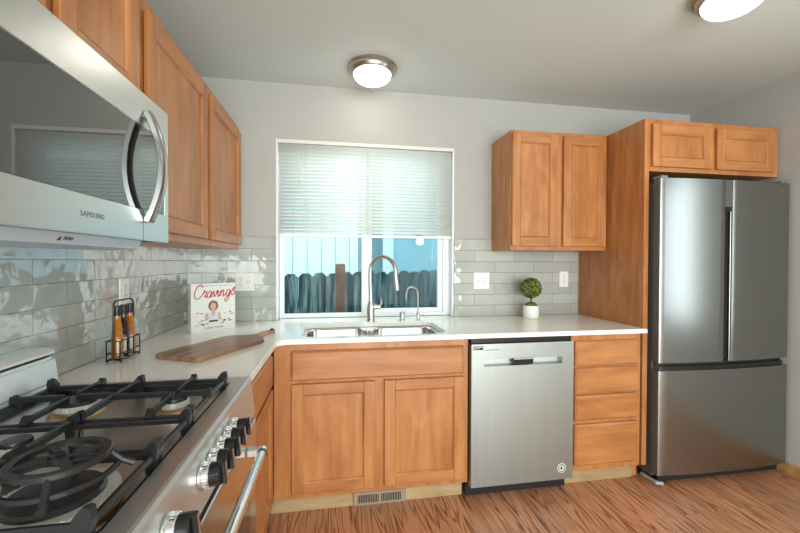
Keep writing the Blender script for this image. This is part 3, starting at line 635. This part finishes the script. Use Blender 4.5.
bm.faces.new(S[-1]); bm.faces.new(list(reversed(S[0])))
for t in (-1, 1): box(bm, -1.417, -1.393, MF - 0.012, MF + 0.001, 1.560 + t * 0.144 - 0.010, 1.560 + t * 0.144 + 0.010, 0.003)
bmesh.ops.recalc_face_normals(bm, faces=bm.faces[:]); obj('handle', bm, plain('handle_steel', (0.5, 0.5, 0.49), 0.22, 1.0), md)
text_mesh('brand_text', 'SAMSUNG', 0.0165, INKG, mwv, T(-1.640, MF - 0.0004, 1.398), spacing=1.15)
# underside: sloped filter lip with PUSH text
bm = B(); prism(bm, [(-0.375, 1.3575), (-0.362, 1.334), (-0.30, 1.3285), (-0.05, 1.335), (-0.01, 1.3575)], -1.99, -1.365, fn=lambda u, v, k: Vector((k, u, v))); obj('filter_tray', bm, BLUEG, mwv)
nrm = Matrix.Rotation(math.radians(-26), 4, 'X')
text_mesh('push_text', 'PUSH', 0.011, INK, mwv, Matrix.Translation((-1.660, -0.3696, 1.3455)) @ Matrix.Rotation(PI / 2 + math.radians(25.7), 4, 'X'))
bm = B(); prism(bm, [(-1.690, 1.3395), (-1.680, 1.3395), (-1.685, 1.348)], -0.3705, -0.3685, fn=lambda u, v, k: Vector((u, k + (1.3455 - v) * 0.48, v + 0.0015))); obj('push_arrow', bm, INK, mwv)

# ------------------------------------------------------------------ range (faces +x), built in world axes
rg = thing('gas_range', 'stainless steel gas range with front knobs and oven door handle', 'stove', (0, 0, 0))
GY0, GY1 = -2.024, -1.264
bm = B(); box(bm, 0.02, 0.640, GY0, GY1, 0.04, 0.885, 0.002); obj('body', bm, plain('range_side', (0.35, 0.35, 0.35), 0.3, 0.9), rg)
bm = B()
# deck frame around the recessed well
prism(bm, [(0.015, GY0), (0.640, GY0), (0.640, GY1), (0.015, GY1)], 0.888, 0.922, holes=[rot_rect(0.105, 0.605, GY0 + 0.028, -1.318, 0.02)])
obj('cooktop_frame', bm, STEELW, rg)
bm = B(); box(bm, 0.10, 0.61, GY0 + 0.02, -1.31, 0.886, 0.905, 0); obj('cooktop_well', bm, STEELW, rg)
bm = B(); l_ = rot_rect(0.1055, 0.6045, GY0 + 0.0285, -1.3185, 0.02); l2 = rot_rect(0.1105, 0.5995, GY0 + 0.0335, -1.3235, 0.018)
prism(bm, l_, 0.905, 0.9215, holes=[l2]); obj('well_gasket', bm, BLACK, rg)
bm = B(); prism(bm, [(0.6405, 0.800), (0.664, 0.800), (0.6525, 0.915), (0.648, 0.922), (0.6405, 0.922)], GY0, GY1, fn=lambda u, v, k: Vector((u, k, v))); obj('control_panel', bm, plain('panel_steel', (0.6, 0.62, 0.61), 0.42, 0.85), rg)
ax = Vector((1, 0, 0.10)).normalized()
def knob(y, i):
    M_ = Matrix.Translation((0.659, y, 0.862)) @ Vector((0, 0, 1)).rotation_difference(ax).to_matrix().to_4x4()
    bm = B(); lathe(bm, [(0, 0), (0.0275, 0), (0.0275, 0.004), (0.0255, 0.006), (0.025, 0.016), (0.0235, 0.018), (0, 0.018)], seg=32, mat=M_)
    for k in range(24):
        a = 2 * PI * k / 24; q = M_ @ Matrix.Rotation(a, 4, 'Z'); box(bm, 0.0245, 0.0262, -0.0012, 0.0012, 0.007, 0.015, 0, 0, mat=q)
    kb = obj('knob', bm, CHROME, rg)
    bm = B(); lathe(bm, [(0.0225, 0.018), (0.0225, 0.036), (0.0205, 0.0385), (0, 0.0385)], seg=32, mat=M_); box(bm, -0.0215, 0.0215, -0.007, 0.007, 0.0385, 0.0475, 0.0015, 0, mat=M_ @ Matrix.Rotation(0.0, 4, 'Z')); obj('knob_cap', bm, BLACK, kb)
    bm = B(); box(bm, -0.0205, 0.0205, -0.0012, 0.0012, 0.0476, 0.0481, 0, 0, mat=M_); obj('knob_pointer', bm, CHROME, kb)
for i, y in enumerate((-1.525, -1.580, -1.635, -1.690, -1.745, -1.905)): knob(y, i)
od = boxobj('oven_door', 0.6405, 0.668, GY0 + 0.004, GY1 - 0.004, 0.235, 0.785, plain('oven_steel', (0.6, 0.6, 0.58), 0.18, 1.0), rg, 0.003)
boxobj('door_window', 0.6682, 0.6695, GY0 + 0.09, GY1 - 0.09, 0.30, 0.66, OVENGL, od)
bm = B(); tube(bm, [(0.712, GY0 + 0.12, 0.733), (0.712, GY1 - 0.12, 0.733)], 0.0125, 16); 
hd = obj('oven_handle', bm, CHROME, od)
for y in (GY0 + 0.13, GY1 - 0.13):
    bm = B(); box(bm, 0.668, 0.712, y - 0.011, y + 0.011, 0.720, 0.746, 0.004); obj('handle_bracket', bm, STEEL, hd)
    bm = B(); s_ = 1 if y > -1.6 else -1; tube(bm, [(0.712, y - s_ * 0.016, 0.733), (0.712, y - s_ * 0.008, 0.733)], 0.0145, 16); obj('handle_collar', bm, BLACK, hd)
boxobj('warming_drawer', 0.6405, 0.664, GY0 + 0.004, GY1 - 0.004, 0.05, 0.228, STEEL, rg, 0.003)
boxobj('door_vent_gap', 0.62, 0.645, GY0 + 0.01, GY1 - 0.01, 0.786, 0.799, BLACKM, rg)
# backguard with vent slot
bm = B(); prism(bm, [(0.012, 0.9225), (0.100, 0.9225), (0.089, 1.002), (0.080, 1.004), (0.080, 1.010), (0.012, 1.010)], GY0 + 0.002, GY1 - 0.002, fn=lambda u, v, k: Vector((u, k, v))); bg = obj('backguard', bm, plain('backguard_steel', (0.80, 0.83, 0.82), 0.35, 0.5), rg)
bm = B(); prism(bm, [(0.012, 1.020), (0.012, 1.038), (0.074, 1.038), (0.088, 1.028), (0.088, 1.020)], GY0 + 0.002, GY1 - 0.002, fn=lambda u, v, k: Vector((u, k, v))); obj('backguard_cap', bm, plain('cap_steel', (0.82, 0.84, 0.83), 0.3, 0.35), bg)
bm = B(); box(bm, 0.015, 0.074, GY0 + 0.004, GY1 - 0.004, 1.010, 1.020); obj('vent_slot', bm, BLACKM, bg)
boxobj('backguard_seam', 0.0945, 0.0985, GY0 + 0.004, GY1 - 0.003, 0.938, 0.9395, BLACKM, bg)
# burners
def burner(x, y, r, z0=0.905):
    bm = B(); lathe(bm, [(0, 0.0), (r + (0.009 if r > .06 else .016), 0.0), (r + (0.008 if r > .06 else .013), 0.004), (r + 0.006, 0.009), (0, 0.0091)], (x, y, z0 + 0.0002), 36); ring = obj('burner_base', bm, BRASS, rg)
    bm = B(); lathe(bm, [(0, 0.0092), (r * 0.85, 0.0092), (r, 0.016), (r, 0.029), (0, 0.0291)], (x, y, z0), 36)
    n = max(20, int(r * 800))
    for k in range(n):
        a = 2 * PI * k / n; q = Matrix.Translation((x, y, z0)) @ Matrix.Rotation(a, 4, 'Z'); box(bm, r - 0.001, r + 0.003, -0.0014, 0.0014, 0.016, 0.0285, 0, 0, mat=q)
    obj('burner_head', bm, plain('burner_alloy', (0.72, 0.69, 0.63), 0.35, 0.45), ring)
    bm = B(); q_ = 0.80 if r > 0.06 else 0.98; lathe(bm, [(0, 0.0295), (r * q_, 0.0295), (r * q_, 0.034), (r * q_ * 0.94, 0.038), (0, 0.039)], (x, y, z0), 36); obj('burner_cap', bm, IRON, ring)
burner(0.270, -1.470, 0.044); burner(0.508, -1.490, 0.032); burner(0.500, -1.905, 0.080); burner(0.25, -1.90, 0.036)
bm = B(); burner(0.30, -1.70, 0.026)
bm.free()
# grates
GT = 0.957
def bar(bm, a, b, w=0.010, h=0.014, ztop=GT, w2=None):
    a = Vector((*a, 0)); b = Vector((*b, 0)); d = (b - a).normalized(); n = Vector((-d.y, d.x, 0)); vs = []
    for p_, ww in ((a, w), (b, w2 or w)):
        for s, z in ((-1, ztop - h), (-1, ztop - 0.003), (-0.6, ztop), (0.6, ztop), (1, ztop - 0.003), (1, ztop - h)):
            vs.append(bm.verts.new(p_ + n * s * ww / 2 + Vector((0, 0, z))))
    for k in range(6): bm.faces.new((vs[k], vs[(k + 1) % 6], vs[6 + (k + 1) % 6], vs[6 + k]))
    bm.faces.new(vs[:6]); bm.faces.new(list(reversed(vs[6:])))
def horn(bm, x, y, dx, dy, z0=0.9055, z1=GT + 0.008, w=0.013, l=0.020):
    """raised corner foot"""
    q = Matrix.Translation((x, y, 0)) @ Matrix.Rotation(math.atan2(dy, dx), 4, 'Z')
    prism(bm, [(-l / 2, z0), (l / 2 - 0.006, z0), (l / 2, z1 - 0.018), (l / 2 - 0.002, z1 - 0.002), (l / 2 - 0.008, z1), (-l / 2 + 0.004, z1 - 0.003), (-l / 2 - 0.006, z1 - 0.016)], -w / 2, w / 2, fn=lambda u, v, k: q @ Vector((u, k, v)))
def grate(x0, x1, y0, y1, burners, nm='grate'):
    bm = B(); zf = GT - 0.014
    for y in (y0, y1): bar(bm, (x0, y), (x1, y), 0.009, 0.011, zf)
    for x in (x0, x1): bar(bm, (x, y0), (x, y1), 0.009, 0.011, zf)
    xm = (x0 + x1) / 2
    bar(bm, (xm, y0), (xm, y1), 0.009, 0.016)
    for x in (x0, xm, x1):
        for y, s in ((y0, -1), (y1, 1)): horn(bm, x, y, 1 if x >= xm else -1, 0)
    for bx_, by_, rr in burners:
        for (sx, sy, rx) in ((0, y1, 0), (0, y0, 0)):
            s = 1 if sy == y1 else -1
            bar(bm, (bx_, sy), (bx_, by_ + s * rr), 0.010, 0.014, GT, 0.006); horn(bm, bx_, sy, 0, 1, zf - 0.012, GT + 0.004, 0.014, 0.018)
        for sx in ((x1 if bx_ > xm else x0), xm):
            s = 1 if sx > bx_ else -1
            bar(bm, (sx, by_), (bx_ + s * rr, by_), 0.010, 0.014, GT, 0.006)
        horn(bm, x1 if bx_ > xm else x0, by_, 1 if bx_ > xm else -1, 0, zf - 0.012, GT + 0.004)
    return obj(nm, bm, IRON, rg, recalc=True)
grate(0.135, 0.592, -1.620, -1.350, [(0.262, -1.475, 0.016), (0.508, -1.490, 0.014)])
grate(0.135, 0.592, -1.785, -1.640, [])
grate(0.135, 0.592, -1.990, -1.800, [(0.25, -1.90, 0.016)])
# wok ring
wk = thing('wok_ring', 'black cast iron wok support ring with crossed spokes on the front burner', 'wok ring', (0.507, -1.905, GT + 0.0005))
bm = B()
def flat_ring(bm, r0, r1, z0, z1, seg=48):
    a = [[bm.verts.new((r * math.cos(2 * PI * k / seg), r * math.sin(2 * PI * k / seg), z)) for k in range(seg)] for r, z in ((r0, z0), (r1, z0), (r1, z1 - 0.0015), (r1 - 0.0015, z1), (r0 + 0.0015, z1), (r0, z1 - 0.0015))]
    for i in range(6):
        p_, q = a[i], a[(i + 1) % 6]
        for k in range(seg): bm.faces.new((p_[k], p_[(k + 1) % seg], q[(k + 1) % seg], q[k])).smooth = False
flat_ring(bm, 0.053, 0.065, 0.032, 0.041)
for k in range(4):
    a = math.radians(42 + 90 * k); m_ = Matrix.Rotation(a, 4, 'Z'); box(bm, 0.010, 0.055, -0.006, 0.006, 0.033, 0.0405, 0.001, mat=m_)
flat_ring(bm, 0.007, 0.017, 0.032, 0.0405, 24)
obj('spoked_ring', bm, IRON, wk, recalc=True)
bm = B(); flat_ring(bm, 0.068, 0.076, 0.010, 0.017); obj('lower_ring', bm, IRON, wk, recalc=True)
for k in range(4):
    a = math.radians(20 + 90 * k); c_, s_ = math.cos(a), math.sin(a); bm = B()
    tube(bm, [(0.094 * c_, 0.094 * s_, 0.005), (0.078 * c_, 0.078 * s_, 0.014), (0.060 * c_, 0.060 * s_, 0.034)], [0.006, 0.005, 0.005], 8); obj('leg', bm, IRON, wk)

# ------------------------------------------------------------------ outlets
def plate(w, h, parent):
    bm = B(); box(bm, -w / 2, w / 2, -0.006, 0, -h / 2, h / 2, 0.0025, 0, 2); return obj('cover_plate', bm, PLASTIC, parent)
def duplex(x, parent):
    bm = B()
    for z in (-0.0195, 0.0195):
        prism(bm, rot_rect(x - 0.0165, x + 0.0165, z - 0.014, z + 0.014, 0.008), -0.008, -0.0061, fn=lambda u, v, k: Vector((u, k, v)))
    r_ = obj('receptacle', bm, PLASTIC, parent)
    bm = B()
    for z in (-0.0195, 0.0195):
        box(bm, x - 0.0075, x - 0.0052, -0.0086, -0.0081, z - 0.001, z + 0.008); box(bm, x + 0.0052, x + 0.0075, -0.0086, -0.0081, z - 0.001, z + 0.007)
        box(bm, x - 0.002, x + 0.002, -0.0086, -0.0081, z - 0.009, z - 0.005)
    box(bm, x - 0.002, x + 0.002, -0.0066, -0.0061, -0.002, 0.002)
    obj('socket_slots', bm, DARKSLOT, r_)
def toggle(x, parent):
    bm = B(); box(bm, x - 0.0055, x + 0.0055, -0.0072, -0.0061, -0.012, 0.012); q = Matrix.Translation((x, -0.007, 0.003)) @ Matrix.Rotation(0.5, 4, 'X'); box(bm, -0.0035, 0.0035, -0.012, 0.0, -0.004, 0.004, 0.001, 0, mat=q)
    s_ = obj('switch_toggle', bm, PLASTIC, parent)
    bm = B(); box(bm, x - 0.002, x + 0.002, -0.0068, -0.0061, 0.030, 0.034); box(bm, x - 0.002, x + 0.002, -0.0068, -0.0061, -0.034, -0.030); box(bm, x - 0.0065, x - 0.0055, -0.0068, -0.0061, -0.012, 0.012); box(bm, x + 0.0055, x + 0.0065, -0.0068, -0.0061, -0.012, 0.012); obj('screw', bm, DARKSLOT, s_)
o = thing('wall_outlet', 'white double plate with outlet and switch left of the window above the book', 'outlet', (0.352, -0.0092, 1.168)); plate(0.116, 0.116, o); duplex(-0.023, o); toggle(0.023, o)
o = thing('wall_outlet', 'white double plate with switch and outlet right of the window', 'outlet', (1.948, -0.0092, 1.167)); plate(0.118, 0.117, o); toggle(-0.023, o); duplex(0.023, o)
o = thing('wall_outlet', 'single white outlet plate right of the small plant', 'outlet', (2.589, -0.0092, 1.175)); plate(0.070, 0.115, o); duplex(0, o)
o = thing('wall_outlet', 'single white outlet plate on the left wall behind the oil bottles', 'outlet', (0.0092, -0.731, 1.166), PI / 2); plate(0.076, 0.117, o); duplex(0, o)

# ------------------------------------------------------------------ book
# axes: width dir (0.766,0.643), normal toward viewer (0.643,-0.766)
ang = math.atan2(0.643, 0.766)
bk = thing('cookbook', 'white cookbook with red script title standing in the tiled corner', 'book', (0.168, -0.404, CT), ang)
BW, BH, BT = 0.240, 0.262, 0.036
bm = B(); box(bm, 0, BW, 0, 0.003, 0, BH); box(bm, 0, BW, BT - 0.003, BT, 0, BH); box(bm, 0, 0.003, 0.003, BT - 0.003, 0, BH); obj('cover', bm, PAPER, bk)
boxobj('pages', 0.0035, BW - 0.006, 0.0035, BT - 0.0035, 0.004, BH - 0.004, PAGES, bk)
def script_strokes(letters, size, ox, oz, y, r, width=1.0):
    bm = B(); x = ox
    for ch in letters:
        for st in GL[ch][1]:
            pts_ = []
            P = st; m = len(P)
            for i in range(m - 1):   # catmull-rom
                p0 = P[max(i - 1, 0)]; p1 = P[i]; p2 = P[i + 1]; p3 = P[min(i + 2, m - 1)]
                for t in (0, .25, .5, .75):
                    f = lambda k: 0.5 * (2 * p1[k] + (p2[k] - p0[k]) * t + (2 * p0[k] - 5 * p1[k] + 4 * p2[k] - p3[k]) * t * t + (3 * p1[k] - p0[k] - 3 * p2[k] + p3[k]) * t ** 3)
                    pts_.append((f(0), f(1)))
            pts_.append(P[-1])
            tube(bm, [(x + (u + v * 0.18) * size * width, y, oz + (x - ox) * 0.055 + v * size) for u, v in pts_], r, 5)
        x += GL[ch][0] * size * width
    return bm
GL = {'C': (0.95, [[(0.85, 1.35), (0.75, 1.6), (0.45, 1.65), (0.1, 1.2), (0.0, 0.6), (0.2, 0.05), (0.55, 0.0), (0.95, 0.35)]]),
      'r': (0.55, [[(0.0, 0.35), (0.15, 0.75), (0.2, 0.95), (0.25, 0.75), (0.5, 0.8), (0.4, 0.4), (0.4, 0.1), (0.6, 0.2)]]),
      'a': (0.72, [[(0.6, 0.7), (0.35, 0.8), (0.1, 0.45), (0.15, 0.05), (0.4, 0.1), (0.6, 0.7), (0.55, 0.2), (0.6, 0.02), (0.75, 0.25)]]),
      'v': (0.62, [[(0.0, 0.3), (0.12, 0.75), (0.2, 0.5), (0.28, 0.02), (0.5, 0.4), (0.52, 0.8), (0.66, 0.7)]]),
      'i': (0.36, [[(0.0, 0.4), (0.12, 0.75), (0.1, 0.2), (0.2, 0.0), (0.36, 0.25)], [(0.16, 1.12), (0.18, 1.15)]]),
      'n': (0.72, [[(0.0, 0.3), (0.1, 0.75), (0.08, 0.0)], [(0.08, 0.3), (0.3, 0.78), (0.45, 0.6), (0.42, 0.1), (0.55, 0.0), (0.74, 0.3)]]),
      'g': (0.72, [[(0.6, 0.65), (0.35, 0.8), (0.1, 0.45), (0.2, 0.05), (0.45, 0.15), (0.6, 0.7), (0.5, -0.4), (0.25, -0.75), (0.05, -0.5), (0.4, -0.05), (0.75, 0.3)]]),
      's': (0.5, [[(0.0, 0.25), (0.3, 1.0), (0.45, 0.9), (0.3, 0.75), (0.5, 0.3), (0.3, 0.0), (0.05, 0.1)]])}
obj('title', script_strokes('Cravings', 0.044, 0.014, 0.182, -0.0006, 0.0029, 0.97), RED, bk)
def TB(x, z, y=-0.0004): return Matrix.Translation((x, y, z)) @ MX
text_mesh('subtitle', 'RECIPES FOR ALL THE FOOD YOU WANT TO EAT', 0.0088, INKG, bk, TB(0.125, 0.249), depth=0.0003)
text_mesh('author_text', 'CHRISSY TEIGEN', 0.0125, INK, bk, TB(0.12, 0.018), depth=0.0003, spacing=1.1)
def blob(bm, cx, cz, rx, rz, y0, y1, mi=0, n=20, wob=0):
    prism(bm, [(cx + rx * math.cos(2 * PI * k / n) * (1 + wob * math.sin(3.1 * k)), cz + rz * math.sin(2 * PI * k / n) * (1 + wob * math.cos(2.3 * k))) for k in range(n)], y0, y1, fn=lambda u, v, k: Vector((u, k, v)), mi=mi)
bm = B(); blob(bm, 0.116, 0.139, 0.027, 0.030, -0.0006, -0.0001, 0, wob=0.06)
blob(bm, 0.116, 0.135, 0.0155, 0.021, -0.0010, -0.0005, 1)
prism(bm, [(0.108, 0.118), (0.124, 0.118), (0.126, 0.100), (0.116, 0.075), (0.106, 0.1)], -0.0008, -0.0003, fn=lambda u, v, k: Vector((u, k, v)), mi=1)
prism(bm, [(0.088, 0.104), (0.108, 0.114), (0.116, 0.078), (0.124, 0.114), (0.144, 0.104), (0.142, 0.050), (0.092, 0.050)], -0.0007, -0.0001, fn=lambda u, v, k: Vector((u, k, v)), mi=2)
prism(bm, [(0.088, 0.104), (0.090, 0.070), (0.084, 0.060), (0.070, 0.058), (0.075, 0.095)], -0.0007, -0.0001, fn=lambda u, v, k: Vector((u, k, v)), mi=1)
prism(bm, [(0.144, 0.104), (0.142, 0.070), (0.146, 0.060), (0.158, 0.058), (0.156, 0.095)], -0.0007, -0.0001, fn=lambda u, v, k: Vector((u, k, v)), mi=1)
prism(bm, [(0.092, 0.050), (0.142, 0.050), (0.140, 0.060), (0.094, 0.060)], -0.0012, -0.0008, fn=lambda u, v, k: Vector((u, k, v)), mi=4)
rb = random.Random(5)
for k in range(26):
    cx = rb.choice([rb.uniform(0.012, 0.085), rb.uniform(0.150, 0.228)]); cz = rb.uniform(0.035, 0.062) if k % 3 else rb.uniform(0.085, 0.105)
    blob(bm, cx, cz, rb.uniform(0.004, 0.011), rb.uniform(0.0015, 0.004), -0.0006 - k * 0.00001, -0.0001, rb.choice([3, 4, 5]), 10)
obj('cover_picture', bm, [HAIR, SKIN, SHIRT, FOODA, INK, INKG], bk)
# spine lettering
bm2 = script_strokes('Cravings', 0.018, 0.0, 0.0, 0, 0.0012, 0.95)
for v in bm2.verts: v.co = Vector((-0.0006, 0.026 - (v.co.z) * 0.8, 0.235 - v.co.x))
obj('spine_title', bm2, RED, bk)
text_mesh('spine_author', 'CHRISSY TEIGEN', 0.010, INK, bk, Matrix.Translation((-0.0005, 0.018, 0.085)) @ Matrix.Rotation(-PI / 2, 4, 'Z') @ MX @ Matrix.Rotation(-PI / 2, 4, 'Z'), depth=0.0002)

# ------------------------------------------------------------------ cutting board
cbd = thing('cutting_board', 'walnut paddle cutting board lying on the counter in front of the book', 'cutting board', (0.315, -0.985, CT), math.atan2(0.89, 0.46))
# local x along the long axis, local y to the left
def rc(P, r=0.02, n=4):
    out = []
    for i, p_ in enumerate(P):
        a = Vector(P[i - 1]); b = Vector(p_); c = Vector(P[(i + 1) % len(P)]); rr = min(r, (a - b).length * .45, (c - b).length * .45)
        s = b + (a - b).normalized() * rr; e = b + (c - b).normalized() * rr
        for k in range(n + 1):
            t = k / n; q = s * (1 - t) ** 2 + b * 2 * t * (1 - t) + e * t * t; out.append((q.x, q.y))
    return out
brd = rc([(0.0, -0.112), (0.385, -0.118), (0.435, -0.05), (0.455, -0.019), (0.60, -0.017), (0.612, -0.006), (0.612, 0.006), (0.60, 0.017), (0.455, 0.019), (0.435, 0.05), (0.40, 0.112), (0.0, 0.112)], 0.022)
hl = [(0.592 + 0.007 * math.cos(2 * PI * k / 14), 0.007 * math.sin(2 * PI * k / 14)) for k in range(14)]
bm = B(); prism(bm, brd, 0.0003, 0.018, holes=[hl]); eds = [e for e in bm.edges if e.calc_face_angle(0) > 1.2 and abs(e.verts[0].co.z - e.verts[1].co.z) < .001]
bmesh.ops.bevel(bm, geom=eds, offset=0.0025, segments=2, affect='EDGES'); obj('board', bm, WALNUT, cbd)
bm = B(); tube(bm, [(0.592 + 0.012 * math.cos(2 * PI * k / 16), 0.009 * math.sin(2 * PI * k / 16) - 0.004, 0.021 + 0.004 * math.sin(2 * PI * k / 8)) for k in range(16)], 0.0022, 6, closed=True); obj('leather_loop', bm, plain('dark_leather', (0.04, 0.02, 0.012), 0.6), cbd)

# ------------------------------------------------------------------ bottles and rack
rk = thing('bottle_rack', 'black wire caddy with tall handle holding three oil bottles', 'rack', (0.100, -0.912, CT), PI / 2)
# local x = world y ; local y = -world x
bm = B(); WR = 0.0024
for z in (0.010, 0.034, 0.082): tube(bm, [(-0.074, -0.023, z), (0.074, -0.023, z), (0.074, 0.023, z), (-0.074, 0.023, z)], WR, 6, closed=True)
for x in (-0.0735, -0.023, 0.023, 0.0735):
    for y in (-0.023, 0.023): tube(bm, [(x, y, 0.008), (x, y, 0.084)], WR, 6)
for x in (-0.06, -0.05, 0.0, 0.05, 0.06): tube(bm, [(x, -0.023, 0.010), (x, 0.023, 0.010)], WR, 6)
obj('basket', bm, BLACK, rk)
bm = B()
for y in (-0.023, 0.023):
    for x in (-0.068, 0.068): sphere(bm, (x, y, 0.005), 0.005, u=10, v=8)
obj('feet', bm, BLACK, rk)
hpts = [(-0.072, 0, 0.010), (-0.072, 0, 0.205)] + [(-0.045 + 0.027 * math.cos(PI - PI / 2 * k / 5), 0, 0.210 + 0.023 * math.sin(PI / 2 * k / 5)) for k in range(6)] + [(0.045 + 0.027 * math.sin(PI / 2 * k / 5), 0, 0.210 + 0.023 * math.cos(PI / 2 * k / 5)) for k in range(6)] + [(0.072, 0, 0.205), (0.072, 0, 0.010)]
bm = B(); tube(bm, hpts, 0.0032, 8); obj('handle', bm, BLACK, rk)
def bottle(y, mat, label):
    b_ = thing('oil_bottle', label, 'bottle', (0.100, y, CT + 0.0135), 0, 'oil bottles in the wire caddy')
    bm = B(); prof = [(0, 0), (0.017, 0), (0.0195, 0.004), (0.0195, 0.078)]
    r0 = 0.0192
    for k in range(9):
        z = 0.082 + k * 0.0078; q = r0 - (k / 9) ** 1.3 * 0.0075; prof += [(q, z), (q - 0.0018, z + 0.0039)]
    prof += [(0.0105, 0.156), (0.0100, 0.162), (0, 0.162)]
    lathe(bm, prof, seg=24); obj('glass_body', bm, mat, b_)
    bm = B(); lathe(bm, [(0.0108, 0.1622), (0.0108, 0.176), (0.0130, 0.178), (0.0130, 0.197), (0.011, 0.200), (0.0, 0.201)], seg=20); obj('stopper', bm, BLACK, b_)
    bm = B()
    for a0 in (0.6, -1.2):
        for k in range(6):
            a, b = a0 + k * 0.1, a0 + (k + 1) * 0.1; R_ = 0.0198
            bm.faces.new([bm.verts.new((R_ * math.cos(t), R_ * math.sin(t), z)) for t, z in ((a, 0.012), (b, 0.012), (b, 0.074), (a, 0.074))])
    lb_ = obj('label', bm, LABELW, b_); lb_.modifiers.new('t', 'SOLIDIFY').thickness = 0.0004
bottle(-0.957, OIL, 'golden oil bottle at the range end of the wire caddy')
bottle(-0.912, BALS, 'dark vinegar bottle in the middle of the wire caddy')
bottle(-0.867, OIL, 'golden oil bottle at the window end of the wire caddy')

# ------------------------------------------------------------------ topiary
tp = thing('potted_topiary', 'small round boxwood topiary in a white pot on the right counter', 'plant', (2.250, -0.155, CT))
bm = B(); lathe(bm, [(0, 0), (0.042, 0), (0.050, 0.006), (0.054, 0.035), (0.050, 0.086), (0.048, 0.089), (0.045, 0.086), (0.044, 0.075), (0, 0.075)], seg=40); obj('pot', bm, CERAM, tp)
bm = B(); tube(bm, [(0, 0, 0.07), (0.002, 0, 0.11), (0, 0, 0.16)], 0.0055, 8); obj('stem', bm, STEM, tp)
rl = random.Random(11)
def leafball(c, R, n, size, sc=(1, 1, 1)):
    bm = B(); sphere(bm, c, R * 0.86, u=24, v=16, sc=sc, mi=1)
    for k in range(n):
        z = 1 - 2 * (k + 0.5) / n; t = k * 2.39996; s = math.sqrt(1 - z * z); d = Vector((s * math.cos(t), s * math.sin(t), z))
        d = (d + Vector((rl.uniform(-.12, .12), rl.uniform(-.12, .12), rl.uniform(-.12, .12)))).normalized()
        p_ = Vector((d.x * sc[0], d.y * sc[1], d.z * sc[2])) * R * rl.uniform(0.86, 1.0) + Vector(c)
        q = d.to_track_quat('Z', 'Y').to_matrix().to_4x4(); q.translation = p_
        q = q @ Matrix.Rotation(rl.uniform(0, 6.28), 4, 'Z') @ Matrix.Rotation(rl.uniform(0.2, 0.9), 4, 'X')
        w = size * rl.uniform(.8, 1.2)
        vs = [bm.verts.new(q @ Vector(v)) for v in ((0, -w, 0), (w * .6, -w * .2, 0.001), (w * .45, w * .7, 0), (0, w, -0.001), (-w * .45, w * .7, 0), (-w * .6, -w * .2, 0.001))]
        bm.faces.new(vs)
    return bm
obj('foliage', leafball((0, 0, 0.208), 0.070, 800, 0.0085), [LEAF, LEAFCORE], tp)
o = obj('moss_mound', leafball((0, 0, 0.088), 0.040, 240, 0.006, (1, 1, 0.6)), [LEAF, LEAFCORE], tp)

# ------------------------------------------------------------------ ceiling lights
def ceil_light(x, y, label):
    c_ = thing('ceiling_light', label, 'ceiling light', (x, y, H - 0.0005), 0, 'ceiling lights')
    bm = B(); lathe(bm, [(0, 0), (0.145, 0), (0.148, -0.006), (0.148, -0.014), (0.143, -0.020), (0.132, -0.024), (0.129, -0.036), (0.122, -0.044), (0.112, -0.046), (0.110, -0.030), (0, -0.030)], seg=64); obj('metal_pan', bm, NICKELW, c_, recalc=True)
    bm = B(); lathe(bm, [(0.1115, -0.038)] + [(0.1115 * math.cos(t), -0.044 - 0.055 * math.sin(t)) for t in [PI / 2 * k / 10 for k in range(10)]] + [(0, -0.099)], seg=48); obj('glass_dome', bm, DOME, c_, recalc=True)
ceil_light(1.140, -0.300, 'round nickel flush ceiling light over the sink window')
ceil_light(2.590, -1.205, 'round nickel flush ceiling light near the refrigerator at the top edge')
